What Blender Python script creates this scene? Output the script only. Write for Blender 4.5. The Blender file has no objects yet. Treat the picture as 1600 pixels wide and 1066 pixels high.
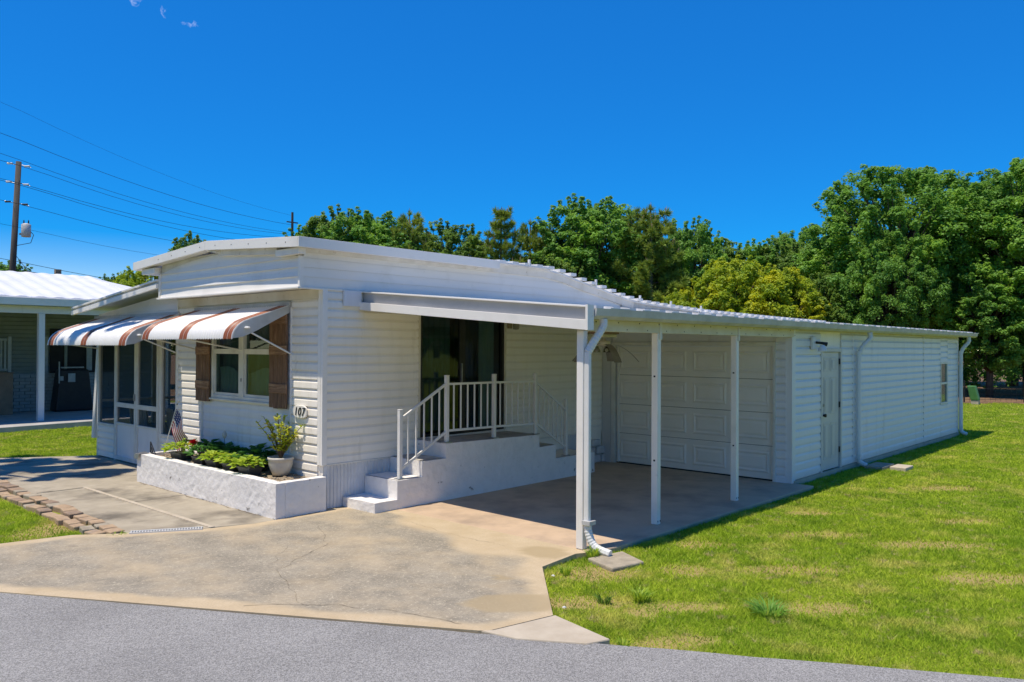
import bpy, bmesh, math, random
import numpy as np
from mathutils import Vector, Matrix, noise as mnoise
random.seed(7); rng = np.random.default_rng(11)
R = math.radians
scn = bpy.context.scene
col = scn.collection

# ------------------------------------------------------------------ camera
CAM = Vector((-5.9622, -8.6907, 2.1)); YAW, PITCH, ROLL = 0.736550, 0.0077152, 0.0048698
cd = bpy.data.cameras.new('camera'); cam = bpy.data.objects.new('camera', cd); col.objects.link(cam)
cd.sensor_width = 36; cd.lens = 1244.32/1600*36; cd.clip_start = 0.05; cd.clip_end = 2000
fw = Vector((math.cos(YAW)*math.cos(PITCH), math.sin(YAW)*math.cos(PITCH), math.sin(PITCH)))
rt0 = Vector((math.sin(YAW), -math.cos(YAW), 0)); up0 = rt0.cross(fw)
rt = rt0*math.cos(ROLL)+up0*math.sin(ROLL); upv = -rt0*math.sin(ROLL)+up0*math.cos(ROLL)
cam.matrix_world = Matrix(((rt.x, upv.x, -fw.x, CAM.x), (rt.y, upv.y, -fw.y, CAM.y), (rt.z, upv.z, -fw.z, CAM.z), (0, 0, 0, 1)))
scn.camera = cam

# ------------------------------------------------------------------ sky and sun
SUNV = Vector((-0.325, 0.095, 1.0)).normalized()
ELEV = math.asin(SUNV.z)
w = bpy.data.worlds.new('World'); scn.world = w; w.use_nodes = True
nt = w.node_tree; nt.nodes.clear()
def N(nt, t, **kw):
    n = nt.nodes.new(t)
    for k, v in kw.items(): setattr(n, k, v)
    return n
sky = N(nt, 'ShaderNodeTexSky', sky_type='NISHITA'); sky.sun_disc = False
sky.sun_elevation = ELEV; sky.sun_rotation = math.atan2(SUNV.x, SUNV.y)
sky.altitude = 0; sky.air_density = 0.75; sky.dust_density = 0.0; sky.ozone_density = 3.0
hsv = N(nt, 'ShaderNodeHueSaturation'); hsv.inputs['Saturation'].default_value = 2.6; hsv.inputs['Hue'].default_value = 0.5205; hsv.inputs['Value'].default_value = 1.30
gam = N(nt, 'ShaderNodeGamma'); gam.inputs[1].default_value = 0.55; nt.links.new(sky.outputs[0], gam.inputs[0]); nt.links.new(gam.outputs[0], hsv.inputs['Color'])
# three small wisps of cloud, high to the left
tc = N(nt, 'ShaderNodeTexCoord')
cn = N(nt, 'ShaderNodeTexNoise'); cn.inputs['Scale'].default_value = 130; cn.inputs['Detail'].default_value = 7; cn.inputs['Distortion'].default_value = 1.2
nt.links.new(tc.outputs['Generated'], cn.inputs['Vector'])
cv = N(nt, 'ShaderNodeTexNoise'); cv.inputs['Scale'].default_value = 38; cv.inputs['Detail'].default_value = 5; nt.links.new(tc.outputs['Generated'], cv.inputs['Vector'])
cs = N(nt, 'ShaderNodeVectorMath', operation='MULTIPLY_ADD'); cs.inputs[1].default_value = (0.05, 0.05, 0.03); nt.links.new(cv.outputs['Color'], cs.inputs[0]); nt.links.new(tc.outputs['Generated'], cs.inputs[2])
co = N(nt, 'ShaderNodeVectorMath', operation='SUBTRACT'); co.inputs[1].default_value = (0.025, 0.025, 0.015); nt.links.new(cs.outputs[0], co.inputs[0])
mask = None
for d, r in (((0.3605, 0.8581, 0.3657), 0.013), ((0.3807, 0.8512, 0.3613), 0.012), ((0.4051, 0.8442, 0.3510), 0.014)):
    dd = N(nt, 'ShaderNodeVectorMath', operation='DISTANCE'); dv = Vector(d).normalized()
    dd.inputs[1].default_value = dv; nt.links.new(co.outputs[0], dd.inputs[0])
    mr = N(nt, 'ShaderNodeMapRange'); mr.inputs[1].default_value = r; mr.inputs[2].default_value = 0; mr.inputs[3].default_value = 0; mr.inputs[4].default_value = 1
    nt.links.new(dd.outputs['Value'], mr.inputs[0])
    if mask is None: mask = mr.outputs[0]
    else:
        mx = N(nt, 'ShaderNodeMath', operation='MAXIMUM'); nt.links.new(mask, mx.inputs[0]); nt.links.new(mr.outputs[0], mx.inputs[1]); mask = mx.outputs[0]
cm = N(nt, 'ShaderNodeMath', operation='MULTIPLY'); nt.links.new(mask, cm.inputs[0]); nt.links.new(cn.outputs['Fac'], cm.inputs[1])
cr = N(nt, 'ShaderNodeMapRange'); cr.inputs[1].default_value = 0.30; cr.inputs[2].default_value = 0.55; cr.inputs[4].default_value = 0.16
nt.links.new(cm.outputs[0], cr.inputs[0])
mixc = N(nt, 'ShaderNodeMixRGB'); mixc.inputs[2].default_value = (6.5, 7.0, 7.8, 1)
nt.links.new(cr.outputs[0], mixc.inputs[0]); nt.links.new(hsv.outputs[0], mixc.inputs[1])
bg = N(nt, 'ShaderNodeBackground'); bg.inputs['Strength'].default_value = 0.15
nt.links.new(mixc.outputs[0], bg.inputs['Color'])
wo = N(nt, 'ShaderNodeOutputWorld'); nt.links.new(bg.outputs[0], wo.inputs[0])
sd = bpy.data.lights.new('sun', 'SUN'); sd.energy = 2.47; sd.angle = R(0.53); sd.color = (1.0, 0.955, 0.87)
sun = bpy.data.objects.new('sun', sd); col.objects.link(sun); sun.rotation_euler = SUNV.to_track_quat('Z', 'Y').to_euler(); sun.location = (0, 0, 40)
vs = scn.view_settings; vs.view_transform = 'Standard'; vs.look = 'None'; vs.exposure = 0.97; vs.gamma = 1.0; vs.use_curve_mapping = False
vs.use_white_balance = True; vs.white_balance_temperature = 7300; vs.white_balance_tint = 10
scn.cycles.max_bounces = 8; scn.cycles.transparent_max_bounces = 16

# ------------------------------------------------------------------ materials
def pmat(name, c1, c2=None, scale=3.0, rough=0.6, bump=0.0, bscale=60.0, spec=0.4, metal=0.0, lo=0.35, hi=0.65, detail=6.0, c3=None, s3=20.0, lo3=0.6, hi3=0.75, stretch=None, island=0.0, bdist=0.01):
    m = bpy.data.materials.new(name); m.use_nodes = True
    nt = m.node_tree; p = nt.nodes['Principled BSDF']
    p.inputs['Roughness'].default_value = rough; p.inputs['Metallic'].default_value = metal; p.inputs['Specular IOR Level'].default_value = spec
    geo = N(nt, 'ShaderNodeNewGeometry'); vec = geo.outputs['Position']
    if stretch:
        mp = N(nt, 'ShaderNodeMapping'); mp.inputs['Scale'].default_value = stretch
        nt.links.new(vec, mp.inputs['Vector']); vec = mp.outputs[0]
    def layer(prev, c, sc, l, h):
        no = N(nt, 'ShaderNodeTexNoise'); no.inputs['Scale'].default_value = sc; no.inputs['Detail'].default_value = detail; no.inputs['Roughness'].default_value = 0.6
        nt.links.new(vec, no.inputs['Vector'])
        mr = N(nt, 'ShaderNodeMapRange'); mr.inputs[1].default_value = l; mr.inputs[2].default_value = h
        nt.links.new(no.outputs['Fac'], mr.inputs[0])
        mx = N(nt, 'ShaderNodeMixRGB'); nt.links.new(mr.outputs[0], mx.inputs[0])
        if isinstance(prev, tuple): mx.inputs[1].default_value = (*prev, 1)
        else: nt.links.new(prev, mx.inputs[1])
        mx.inputs[2].default_value = (*c, 1); return mx.outputs[0]
    out = c1
    if c2: out = layer(out, c2, scale, lo, hi)
    if c3: out = layer(out, c3, s3, lo3, hi3)
    if island:
        hs = N(nt, 'ShaderNodeHueSaturation')
        mr = N(nt, 'ShaderNodeMapRange'); mr.inputs[3].default_value = 1-island; mr.inputs[4].default_value = 1+island
        nt.links.new(geo.outputs['Random Per Island'], mr.inputs[0]); nt.links.new(mr.outputs[0], hs.inputs['Value'])
        if isinstance(out, tuple): hs.inputs['Color'].default_value = (*out, 1)
        else: nt.links.new(out, hs.inputs['Color'])
        out = hs.outputs[0]
    if isinstance(out, tuple): p.inputs['Base Color'].default_value = (*out, 1)
    else: nt.links.new(out, p.inputs['Base Color'])
    if bump:
        bn = N(nt, 'ShaderNodeTexNoise'); bn.inputs['Scale'].default_value = bscale; bn.inputs['Detail'].default_value = 4
        nt.links.new(geo.outputs['Position'], bn.inputs['Vector'])
        b = N(nt, 'ShaderNodeBump'); b.inputs['Strength'].default_value = bump; b.inputs['Distance'].default_value = bdist
        nt.links.new(bn.outputs['Fac'], b.inputs['Height']); nt.links.new(b.outputs[0], p.inputs['Normal'])
    return m
M = {}
M['siding'] = pmat('white_vinyl', (0.87, 0.82, 0.74), (0.79, 0.74, 0.65), 1.3, 0.42, lo=0.5, hi=0.8, bump=0.2, bscale=6, bdist=0.006, stretch=(5, 5, 0.7), c3=(0.62, 0.56, 0.46), s3=1.1, lo3=0.62, hi3=0.85)
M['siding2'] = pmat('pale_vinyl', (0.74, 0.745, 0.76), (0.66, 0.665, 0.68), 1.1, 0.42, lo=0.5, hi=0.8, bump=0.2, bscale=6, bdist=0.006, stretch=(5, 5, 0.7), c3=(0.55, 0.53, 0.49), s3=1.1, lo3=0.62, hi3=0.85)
M['alum'] = pmat('white_painted_aluminium', (0.83, 0.80, 0.75), (0.70, 0.67, 0.61), 2.2, 0.38, lo=0.52, hi=0.8, c3=(0.45, 0.40, 0.33), s3=9, lo3=0.68, hi3=0.85)
M['alum_old'] = pmat('weathered_aluminium', (0.72, 0.70, 0.66), (0.58, 0.55, 0.49), 3, 0.45, lo=0.4, hi=0.75, c3=(0.33, 0.28, 0.21), s3=14, lo3=0.62, hi3=0.8)
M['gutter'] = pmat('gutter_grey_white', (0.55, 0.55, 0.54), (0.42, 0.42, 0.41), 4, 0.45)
M['pan'] = pmat('pan_roof_white', (0.78, 0.78, 0.78), (0.62, 0.62, 0.61), 2, 0.4)
M['cream'] = pmat('cream_stained_trim', (0.70, 0.66, 0.56), (0.56, 0.50, 0.38), 2.5, 0.5, lo=0.4, hi=0.75, c3=(0.40, 0.30, 0.17), s3=11, lo3=0.66, hi3=0.8)
M['stucco'] = pmat('white_painted_masonry', (0.80, 0.775, 0.75), (0.73, 0.705, 0.68), 9, 0.75, bump=0.7, bscale=11, lo=0.45, hi=0.75, c3=(0.22, 0.20, 0.18), s3=6, lo3=0.66, hi3=0.70, bdist=0.02)
M['tread'] = pmat('grey_worn_tread', (0.52, 0.50, 0.47), (0.36, 0.34, 0.31), 6, 0.8, bump=0.3)
M['skirt'] = pmat('skirting', (0.66, 0.67, 0.69), (0.52, 0.53, 0.55), 2.5, 0.5)
M['shutter'] = pmat('weathered_brown_wood', (0.25, 0.135, 0.075), (0.11, 0.055, 0.03), 5, 0.75, bump=0.5, bscale=40, lo=0.3, hi=0.7, stretch=(6, 6, 0.8), c3=(0.38, 0.24, 0.15), s3=6, lo3=0.55, hi3=0.75)
M['batten'] = pmat('lighter_brown_batten', (0.33, 0.18, 0.10), (0.17, 0.09, 0.05), 6, 0.75, bump=0.5, bscale=40, stretch=(6, 0.8, 6), c3=(0.44, 0.28, 0.17), s3=5, lo3=0.5, hi3=0.7)
M['awn_white'] = pmat('awning_white_enamel', (0.80, 0.79, 0.77), (0.70, 0.69, 0.66), 2, 0.35, lo=0.5, hi=0.8)
M['awn_brown'] = pmat('awning_brown_enamel', (0.36, 0.115, 0.05), (0.29, 0.09, 0.04), 3, 0.4)
M['frame'] = pmat('window_frame', (0.74, 0.73, 0.69), (0.62, 0.60, 0.55), 3, 0.45)
M['gdoor'] = pmat('garage_door_paint', (0.82, 0.79, 0.74), (0.77, 0.74, 0.68), 2, 0.45)
M['door'] = pmat('door_paint', (0.62, 0.61, 0.59), (0.56, 0.55, 0.54), 2, 0.45)
M['black'] = pmat('black_metal', (0.012, 0.012, 0.013), (0.02, 0.02, 0.02), 8, 0.4)
M['web'] = pmat('shade_grey_web', (0.46, 0.46, 0.46), (0.36, 0.36, 0.37), 1.5, 0.5)  # shade under the fascia lip put into the web's grey
M['dark'] = pmat('dark_interior', (0.035, 0.035, 0.033), (0.02, 0.02, 0.02), 3, 0.9)
M['steel'] = pmat('galvanised_steel', (0.40, 0.41, 0.42), (0.30, 0.31, 0.32), 6, 0.35, metal=0.7)
M['curtain'] = pmat('grey_green_drape', (0.44, 0.50, 0.48), (0.34, 0.40, 0.38), 2, 0.9)
M['reflect_sheer'] = pmat('reflection_tone_sheer', (0.20, 0.25, 0.25), (0.13, 0.17, 0.17), 2, 0.9)  # teal of the pane reflections, painted on curtains added behind the glass
M['pot'] = pmat('beige_glazed_pot', (0.62, 0.58, 0.50), (0.50, 0.46, 0.39), 6, 0.35)
M['tray'] = pmat('dark_plastic_pot', (0.03, 0.034, 0.04), (0.05, 0.055, 0.06), 10, 0.45)
M['soil'] = pmat('pebbly_soil', (0.38, 0.31, 0.22), (0.20, 0.15, 0.10), 18, 0.95, bump=0.8, bscale=50)
M['bark'] = pmat('bark', (0.13, 0.10, 0.075), (0.06, 0.045, 0.035), 6, 0.9, bump=0.6, bscale=14, stretch=(3, 3, 0.7))
M['twig'] = pmat('twig', (0.16, 0.11, 0.06), (0.09, 0.06, 0.04), 8, 0.8)
M['pole'] = pmat('weathered_pole_wood', (0.10, 0.088, 0.075), (0.055, 0.048, 0.042), 3, 0.9, stretch=(4, 4, 0.4))
M['brickm'] = pmat('tan_paver', (0.46, 0.33, 0.21), (0.34, 0.235, 0.15), 9, 0.85, bump=0.4, c3=(0.24, 0.20, 0.18), s3=5, lo3=0.55, hi3=0.75)
M['brickm2'] = pmat('brown_paver', (0.36, 0.25, 0.165), (0.24, 0.17, 0.12), 8, 0.85, bump=0.4, c3=(0.18, 0.15, 0.13), s3=6, lo3=0.5, hi3=0.7)
M['paver'] = pmat('grey_concrete_block', (0.42, 0.36, 0.27), (0.28, 0.24, 0.18), 7, 0.9, bump=0.5)
M['block'] = pmat('whitewashed_block', (0.66, 0.66, 0.67), (0.52, 0.52, 0.52), 7, 0.8, bump=0.5, c3=(0.2, 0.2, 0.2), s3=11, lo3=0.7, hi3=0.78)
M['green_plastic'] = pmat('green_pedestal', (0.10, 0.28, 0.09), (0.08, 0.23, 0.07), 4, 0.5)
M['concrete_new'] = pmat('pale_concrete', (0.52, 0.45, 0.35), (0.44, 0.37, 0.28), 4, 0.85, bump=0.25, bscale=120, c3=(0.33, 0.27, 0.20), s3=3, lo3=0.62, hi3=0.78)
M['concrete_grey'] = pmat('walk_concrete', (0.42, 0.365, 0.28), (0.30, 0.26, 0.195), 2.4, 0.9, bump=0.3, bscale=110, lo=0.35, hi=0.7, c3=(0.15, 0.13, 0.10), s3=1.1, lo3=0.50, hi3=0.66)
M['carport_floor'] = pmat('carport_concrete', (0.57, 0.42, 0.29), (0.49, 0.36, 0.25), 2.0, 0.8, bump=0.15, bscale=90, c3=(0.33, 0.25, 0.185), s3=1.4, lo3=0.46, hi3=0.72)
M['npatio'] = pmat('neighbour_patio', (0.46, 0.44, 0.42), (0.36, 0.35, 0.33), 2, 0.85)
M['nroof'] = pmat('neighbour_metal_roof', (0.80, 0.80, 0.80), (0.70, 0.70, 0.70), 1.5, 0.4)
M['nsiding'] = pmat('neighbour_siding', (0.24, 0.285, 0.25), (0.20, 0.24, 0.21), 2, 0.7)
M['nbrick'] = pmat('pale_brick', (0.42, 0.47, 0.45), (0.34, 0.38, 0.37), 8, 0.8)
M['tan_wood'] = pmat('tan_wood', (0.30, 0.21, 0.14), (0.22, 0.15, 0.10), 5, 0.8)
M['mulch'] = pmat('leaf_litter', (0.10, 0.065, 0.04), (0.26, 0.15, 0.075), 3.5, 0.95, bump=0.8, bscale=25, c3=(0.04, 0.03, 0.02), s3=9)
M['white_plastic'] = pmat('white_plastic', (0.74, 0.74, 0.72), (0.66, 0.66, 0.64), 3, 0.45)
M['blade_grey'] = pmat('warped_fan_blade', (0.27, 0.25, 0.21), (0.18, 0.16, 0.13), 6, 0.6)
M['red'] = pmat('red_petal', (0.55, 0.02, 0.015), (0.42, 0.01, 0.02), 40, 0.6)
M['flag_red'] = pmat('flag_red', (0.42, 0.03, 0.05), None, rough=0.8); M['flag_white'] = pmat('flag_white', (0.75, 0.72, 0.68), None, rough=0.8); M['flag_blue'] = pmat('flag_blue', (0.03, 0.05, 0.16), None, rough=0.8)
M['brass'] = pmat('tarnished_brass', (0.45, 0.36, 0.20), (0.3, 0.24, 0.14), 9, 0.4, metal=0.3)
M['litter_white'] = pmat('pale_litter', (0.6, 0.6, 0.57), None)
M['ceiling'] = pmat('carport_ceiling', (0.84, 0.79, 0.69), (0.76, 0.71, 0.60), 1.6, 0.55)

def glass(name, tint, trans, rough=0.03):
    m = bpy.data.materials.new(name); m.use_nodes = True; nt = m.node_tree; nt.nodes.clear()
    tr = N(nt, 'ShaderNodeBsdfTransparent'); tr.inputs[0].default_value = (*[c*trans for c in tint], 1)
    gl = N(nt, 'ShaderNodeBsdfGlossy'); gl.inputs['Roughness'].default_value = rough; gl.inputs[0].default_value = (0.95, 1, 1, 1)
    fr = N(nt, 'ShaderNodeFresnel'); fr.inputs[0].default_value = 1.5
    geo = N(nt, 'ShaderNodeNewGeometry'); bn = N(nt, 'ShaderNodeTexNoise'); bn.inputs['Scale'].default_value = 1.6
    nt.links.new(geo.outputs['Position'], bn.inputs[0]); b = N(nt, 'ShaderNodeBump'); b.inputs['Strength'].default_value = 0.012
    nt.links.new(bn.outputs[0], b.inputs['Height']); nt.links.new(b.outputs[0], gl.inputs['Normal'])
    ad = N(nt, 'ShaderNodeMath', operation='MULTIPLY'); ad.inputs[1].default_value = 0.85; nt.links.new(fr.outputs[0], ad.inputs[0])
    inv = N(nt, 'ShaderNodeMath', operation='SUBTRACT'); inv.inputs[0].default_value = 1.0; nt.links.new(geo.outputs['Backfacing'], inv.inputs[1]); a3 = N(nt, 'ShaderNodeMath', operation='MULTIPLY'); nt.links.new(ad.outputs[0], a3.inputs[0]); nt.links.new(inv.outputs[0], a3.inputs[1]); ad = a3
    mx = N(nt, 'ShaderNodeMixShader'); o = N(nt, 'ShaderNodeOutputMaterial')
    nt.links.new(ad.outputs[0], mx.inputs[0]); nt.links.new(tr.outputs[0], mx.inputs[1]); nt.links.new(gl.outputs[0], mx.inputs[2]); nt.links.new(mx.outputs[0], o.inputs[0])
    return m
M['glass'] = glass('window_glass', (0.80, 0.95, 0.92), 0.7)
M['lampglass'] = glass('lamp_glass', (0.9, 0.88, 0.8), 0.75, 0.15)
def screen_mat():
    m = bpy.data.materials.new('insect_screen'); m.use_nodes = True; nt = m.node_tree; nt.nodes.clear()
    tr = N(nt, 'ShaderNodeBsdfTransparent'); tr.inputs[0].default_value = (1, 1, 1, 1)
    df = N(nt, 'ShaderNodeBsdfDiffuse'); df.inputs[0].default_value = (0.03, 0.045, 0.05, 1)
    mx = N(nt, 'ShaderNodeMixShader'); mx.inputs[0].default_value = 0.30; o = N(nt, 'ShaderNodeOutputMaterial')
    nt.links.new(tr.outputs[0], mx.inputs[1]); nt.links.new(df.outputs[0], mx.inputs[2]); nt.links.new(mx.outputs[0], o.inputs[0])
    return m
M['screen'] = screen_mat()
def blade_mat(name, c1, c2, trans, patch, pscale, spread):
    m = bpy.data.materials.new(name); m.use_nodes = True; nt = m.node_tree; nt.nodes.clear()
    geo = N(nt, 'ShaderNodeNewGeometry')
    def mix(f, a, b):
        mx = N(nt, 'ShaderNodeMixRGB'); nt.links.new(f, mx.inputs[0])
        for i, c in ((1, a), (2, b)):
            if isinstance(c, tuple): mx.inputs[i].default_value = (*c, 1)
            else: nt.links.new(c, mx.inputs[i])
        return mx.outputs[0]
    def noi(sc, l, h, top=1.0):
        no = N(nt, 'ShaderNodeTexNoise'); no.inputs['Scale'].default_value = sc; no.inputs['Detail'].default_value = 5; no.inputs['Roughness'].default_value = 0.65; nt.links.new(geo.outputs['Position'], no.inputs[0])
        mr = N(nt, 'ShaderNodeMapRange'); mr.inputs[1].default_value = l; mr.inputs[2].default_value = h; mr.inputs[4].default_value = top; nt.links.new(no.outputs['Fac'], mr.inputs[0]); return mr.outputs[0]
    c = mix(geo.outputs['Random Per Island'], c1, c2)
    c = mix(noi(0.55, 0.42, 0.62, 0.75), c, (0.26, 0.42, 0.035)); c = mix(noi(3.2, 0.50, 0.66, 0.7), c, (0.15, 0.27, 0.03)); c = mix(noi(1.7, 0.52, 0.68, 0.75), c, patch); c = mix(noi(7.0, 0.58, 0.68, 0.85), c, (0.60, 0.48, 0.26))
    df = N(nt, 'ShaderNodeBsdfDiffuse'); nt.links.new(c, df.inputs[0]); tl = N(nt, 'ShaderNodeBsdfTranslucent'); nt.links.new(c, tl.inputs[0])
    a = N(nt, 'ShaderNodeMixShader'); a.inputs[0].default_value = trans; nt.links.new(df.outputs[0], a.inputs[1]); nt.links.new(tl.outputs[0], a.inputs[2]); o = N(nt, 'ShaderNodeOutputMaterial'); nt.links.new(a.outputs[0], o.inputs[0]); return m
def leaf_mat(name, c1, c2, trans=0.45, rough=0.6, patch=None, pscale=0.5, spread=0.4, emix=0.05):
    m = bpy.data.materials.new(name); m.use_nodes = True; nt = m.node_tree; nt.nodes.clear()
    geo = N(nt, 'ShaderNodeNewGeometry'); mx = N(nt, 'ShaderNodeMixRGB'); mx.inputs[1].default_value = (*c1, 1); mx.inputs[2].default_value = (*c2, 1)
    nt.links.new(geo.outputs['Random Per Island'], mx.inputs[0]); c = mx.outputs[0]
    if patch:
        no = N(nt, 'ShaderNodeTexNoise'); no.inputs['Scale'].default_value = pscale; no.inputs['Detail'].default_value = 4; nt.links.new(geo.outputs['Position'], no.inputs[0])
        mr = N(nt, 'ShaderNodeMapRange'); mr.inputs[1].default_value = 0.48; mr.inputs[2].default_value = 0.66; mr.inputs[4].default_value = spread*1.6; nt.links.new(no.outputs['Fac'], mr.inputs[0])
        m2 = N(nt, 'ShaderNodeMixRGB'); m2.inputs[2].default_value = (*patch, 1); nt.links.new(mr.outputs[0], m2.inputs[0]); nt.links.new(c, m2.inputs[1]); c = m2.outputs[0]
    df = N(nt, 'ShaderNodeBsdfDiffuse'); nt.links.new(c, df.inputs[0])
    hs = N(nt, 'ShaderNodeHueSaturation'); hs.inputs['Hue'].default_value = 0.485; hs.inputs['Value'].default_value = 1.25; nt.links.new(c, hs.inputs['Color'])
    tl = N(nt, 'ShaderNodeBsdfTranslucent'); nt.links.new(hs.outputs[0], tl.inputs[0])
    gl = N(nt, 'ShaderNodeBsdfGlossy'); gl.inputs['Roughness'].default_value = rough; gl.inputs[0].default_value = (0.9, 0.95, 0.9, 1)
    a = N(nt, 'ShaderNodeMixShader'); a.inputs[0].default_value = trans; nt.links.new(df.outputs[0], a.inputs[1]); nt.links.new(tl.outputs[0], a.inputs[2])
    b = N(nt, 'ShaderNodeMixShader'); b.inputs[0].default_value = emix*0.5; nt.links.new(a.outputs[0], b.inputs[1]); nt.links.new(gl.outputs[0], b.inputs[2])
    o = N(nt, 'ShaderNodeOutputMaterial'); nt.links.new(b.outputs[0], o.inputs[0]); return m
M['oak'] = leaf_mat('oak_leaves', (0.09, 0.225, 0.038), (0.20, 0.43, 0.065), patch=(0.31, 0.55, 0.065), pscale=0.55)
M['oak2'] = leaf_mat('olive_leaves', (0.09, 0.19, 0.035), (0.19, 0.34, 0.055), patch=(0.30, 0.45, 0.06), pscale=0.5)
M['yellow'] = leaf_mat('yellow_green_leaves', (0.20, 0.32, 0.025), (0.40, 0.52, 0.035), patch=(0.62, 0.62, 0.03), pscale=0.9, spread=0.5)
M['needle'] = leaf_mat('pine_needles', (0.14, 0.23, 0.035), (0.26, 0.37, 0.06), trans=0.3, patch=(0.36, 0.43, 0.06), pscale=0.9)
M['candle'] = pmat('pine_candle', (0.40, 0.24, 0.16), (0.3, 0.2, 0.13), 9, 0.8)
M['blade'] = blade_mat('grass_blades', (0.28, 0.42, 0.03), (0.58, 0.68, 0.08), trans=0.38, patch=(0.72, 0.64, 0.18), pscale=2.2, spread=0.3)
M['lime'] = leaf_mat('lime_leaves', (0.20, 0.36, 0.03), (0.46, 0.58, 0.06), trans=0.4)
M['shrub'] = leaf_mat('shrub_leaves', (0.26, 0.38, 0.035), (0.56, 0.62, 0.06), trans=0.45, patch=(0.78, 0.66, 0.08), pscale=7)
M['deep'] = leaf_mat('deep_green_leaves', (0.04, 0.15, 0.03), (0.09, 0.26, 0.05), trans=0.3)

# ------------------------------------------------------------------ helpers
WL = {}
class MB:
    def __init__(s): s.v = []; s.f = []; s.mi = []
    def add(s, vs, fs, mi=0):
        o = len(s.v); s.v += [tuple(map(float, v)) for v in vs]; s.f += [tuple(i+o for i in f) for f in fs]; s.mi += [mi]*len(fs); return s
    def box(s, x0, x1, y0, y1, z0, z1, mi=0):
        v = [(x, y, z) for z in (z0, z1) for y in (y0, y1) for x in (x0, x1)]
        return s.add(v, [(0, 2, 3, 1), (4, 5, 7, 6), (0, 1, 5, 4), (2, 6, 7, 3), (0, 4, 6, 2), (1, 3, 7, 5)], mi)
    def prism(s, poly, z0, z1, mi=0):          # polygon in xy, counter-clockwise
        n = len(poly); v = [(x, y, z0) for x, y in poly]+[(x, y, z1) for x, y in poly]
        return s.add(v, [tuple(range(n-1, -1, -1)), tuple(range(n, 2*n))]+[(i, (i+1) % n, n+(i+1) % n, n+i) for i in range(n)], mi)
    def loft(s, a, b, mi=0, caps=True):        # two equal 3-D loops
        n = len(a); f = [(i, (i+1) % n, n+(i+1) % n, n+i) for i in range(n)]
        if caps: f += [tuple(range(n-1, -1, -1)), tuple(range(n, 2*n))]
        return s.add(list(a)+list(b), f, mi)
    def tube(s, pts, r, n=8, mi=0, caps=True):
        pts = [Vector(p) for p in pts]; rs = r if isinstance(r, (list, tuple)) else [r]*len(pts)
        o = len(s.v); rings = []
        t = (pts[1]-pts[0]).normalized(); u = t.orthogonal().normalized()
        for i, p in enumerate(pts):
            if i == 0: t = pts[1]-pts[0]
            elif i == len(pts)-1: t = pts[-1]-pts[-2]
            else: t = (pts[i+1]-pts[i]).normalized()+(pts[i]-pts[i-1]).normalized()
            t.normalize(); u = (u-t*u.dot(t)).normalized(); b = t.cross(u)
            rings.append([tuple(p+(u*math.cos(2*math.pi*k/n)+b*math.sin(2*math.pi*k/n))*rs[i]) for k in range(n)])
        vs = [v for r_ in rings for v in r_]; fs = []
        for i in range(len(pts)-1):
            for k in range(n): fs.append((i*n+k, i*n+(k+1) % n, (i+1)*n+(k+1) % n, (i+1)*n+k))
        if caps: fs += [tuple(range(n-1, -1, -1)), tuple(range((len(pts)-1)*n, len(pts)*n))]
        return s.add(vs, fs, mi)
    def rbar(s, a, b, w, h, mi=0):             # rectangular bar between points
        a, b = Vector(a), Vector(b); t = (b-a).normalized(); sx = t.cross(Vector((0, 0, 1)))
        sx = sx.normalized() if sx.length > 1e-4 else Vector((1, 0, 0)); sz = sx.cross(t)
        L = lambda p: [p+sx*w/2+sz*h/2, p-sx*w/2+sz*h/2, p-sx*w/2-sz*h/2, p+sx*w/2-sz*h/2]
        return s.loft(L(a), L(b), mi)
    def lathe(s, prof, c, n=20, mi=0):         # prof of (r, z), closed where r == 0
        vs = []; fs = []
        for r, z in prof: vs += [(c[0]+r*math.cos(2*math.pi*k/n), c[1]+r*math.sin(2*math.pi*k/n), c[2]+z) for k in range(n)]
        for i in range(len(prof)-1):
            for k in range(n): fs.append((i*n+k, i*n+(k+1) % n, (i+1)*n+(k+1) % n, (i+1)*n+k))
        return s.add(vs, fs, mi)
    def grid(s, fn, nu, nv, mi=0):
        vs = [fn(i/nu, j/nv) for j in range(nv+1) for i in range(nu+1)]
        return s.add(vs, [(j*(nu+1)+i, j*(nu+1)+i+1, (j+1)*(nu+1)+i+1, (j+1)*(nu+1)+i) for j in range(nv) for i in range(nu)], mi)
    def mesh(s, name, mats, off=(0, 0, 0), smooth=False):
        me = bpy.data.meshes.new(name); ox, oy, oz = off
        me.from_pydata([(x-ox, y-oy, z-oz) for x, y, z in s.v], [], s.f)
        for m in (mats if isinstance(mats, (list, tuple)) else [mats]): me.materials.append(m)
        me.polygons.foreach_set('material_index', s.mi)
        bm = bmesh.new(); bm.from_mesh(me); bmesh.ops.recalc_face_normals(bm, faces=bm.faces); bm.to_mesh(me); bm.free()
        if smooth: me.polygons.foreach_set('use_smooth', [True]*len(me.polygons))
        me.update(); return me
    def build(s, name, mats, parent=None, origin=None, bevel=0.0, smooth=False):
        o0 = Vector(origin) if origin is not None else (WL[parent.name] if parent else Vector((0, 0, 0)))
        me = s.mesh(name, mats, o0, smooth); return link(name, me, parent, o0, bevel)
def link(name, me, parent=None, wloc=(0, 0, 0), bevel=0.0):
    o = bpy.data.objects.new(name, me); col.objects.link(o); wloc = Vector(wloc); WL[o.name] = wloc
    if parent: o.parent = parent; o.location = wloc-WL[parent.name]
    else: o.location = wloc
    if bevel:
        b = o.modifiers.new('bevel', 'BEVEL'); b.width = bevel; b.segments = 2; b.limit_method = 'ANGLE'; b.angle_limit = R(40)
    return o
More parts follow.
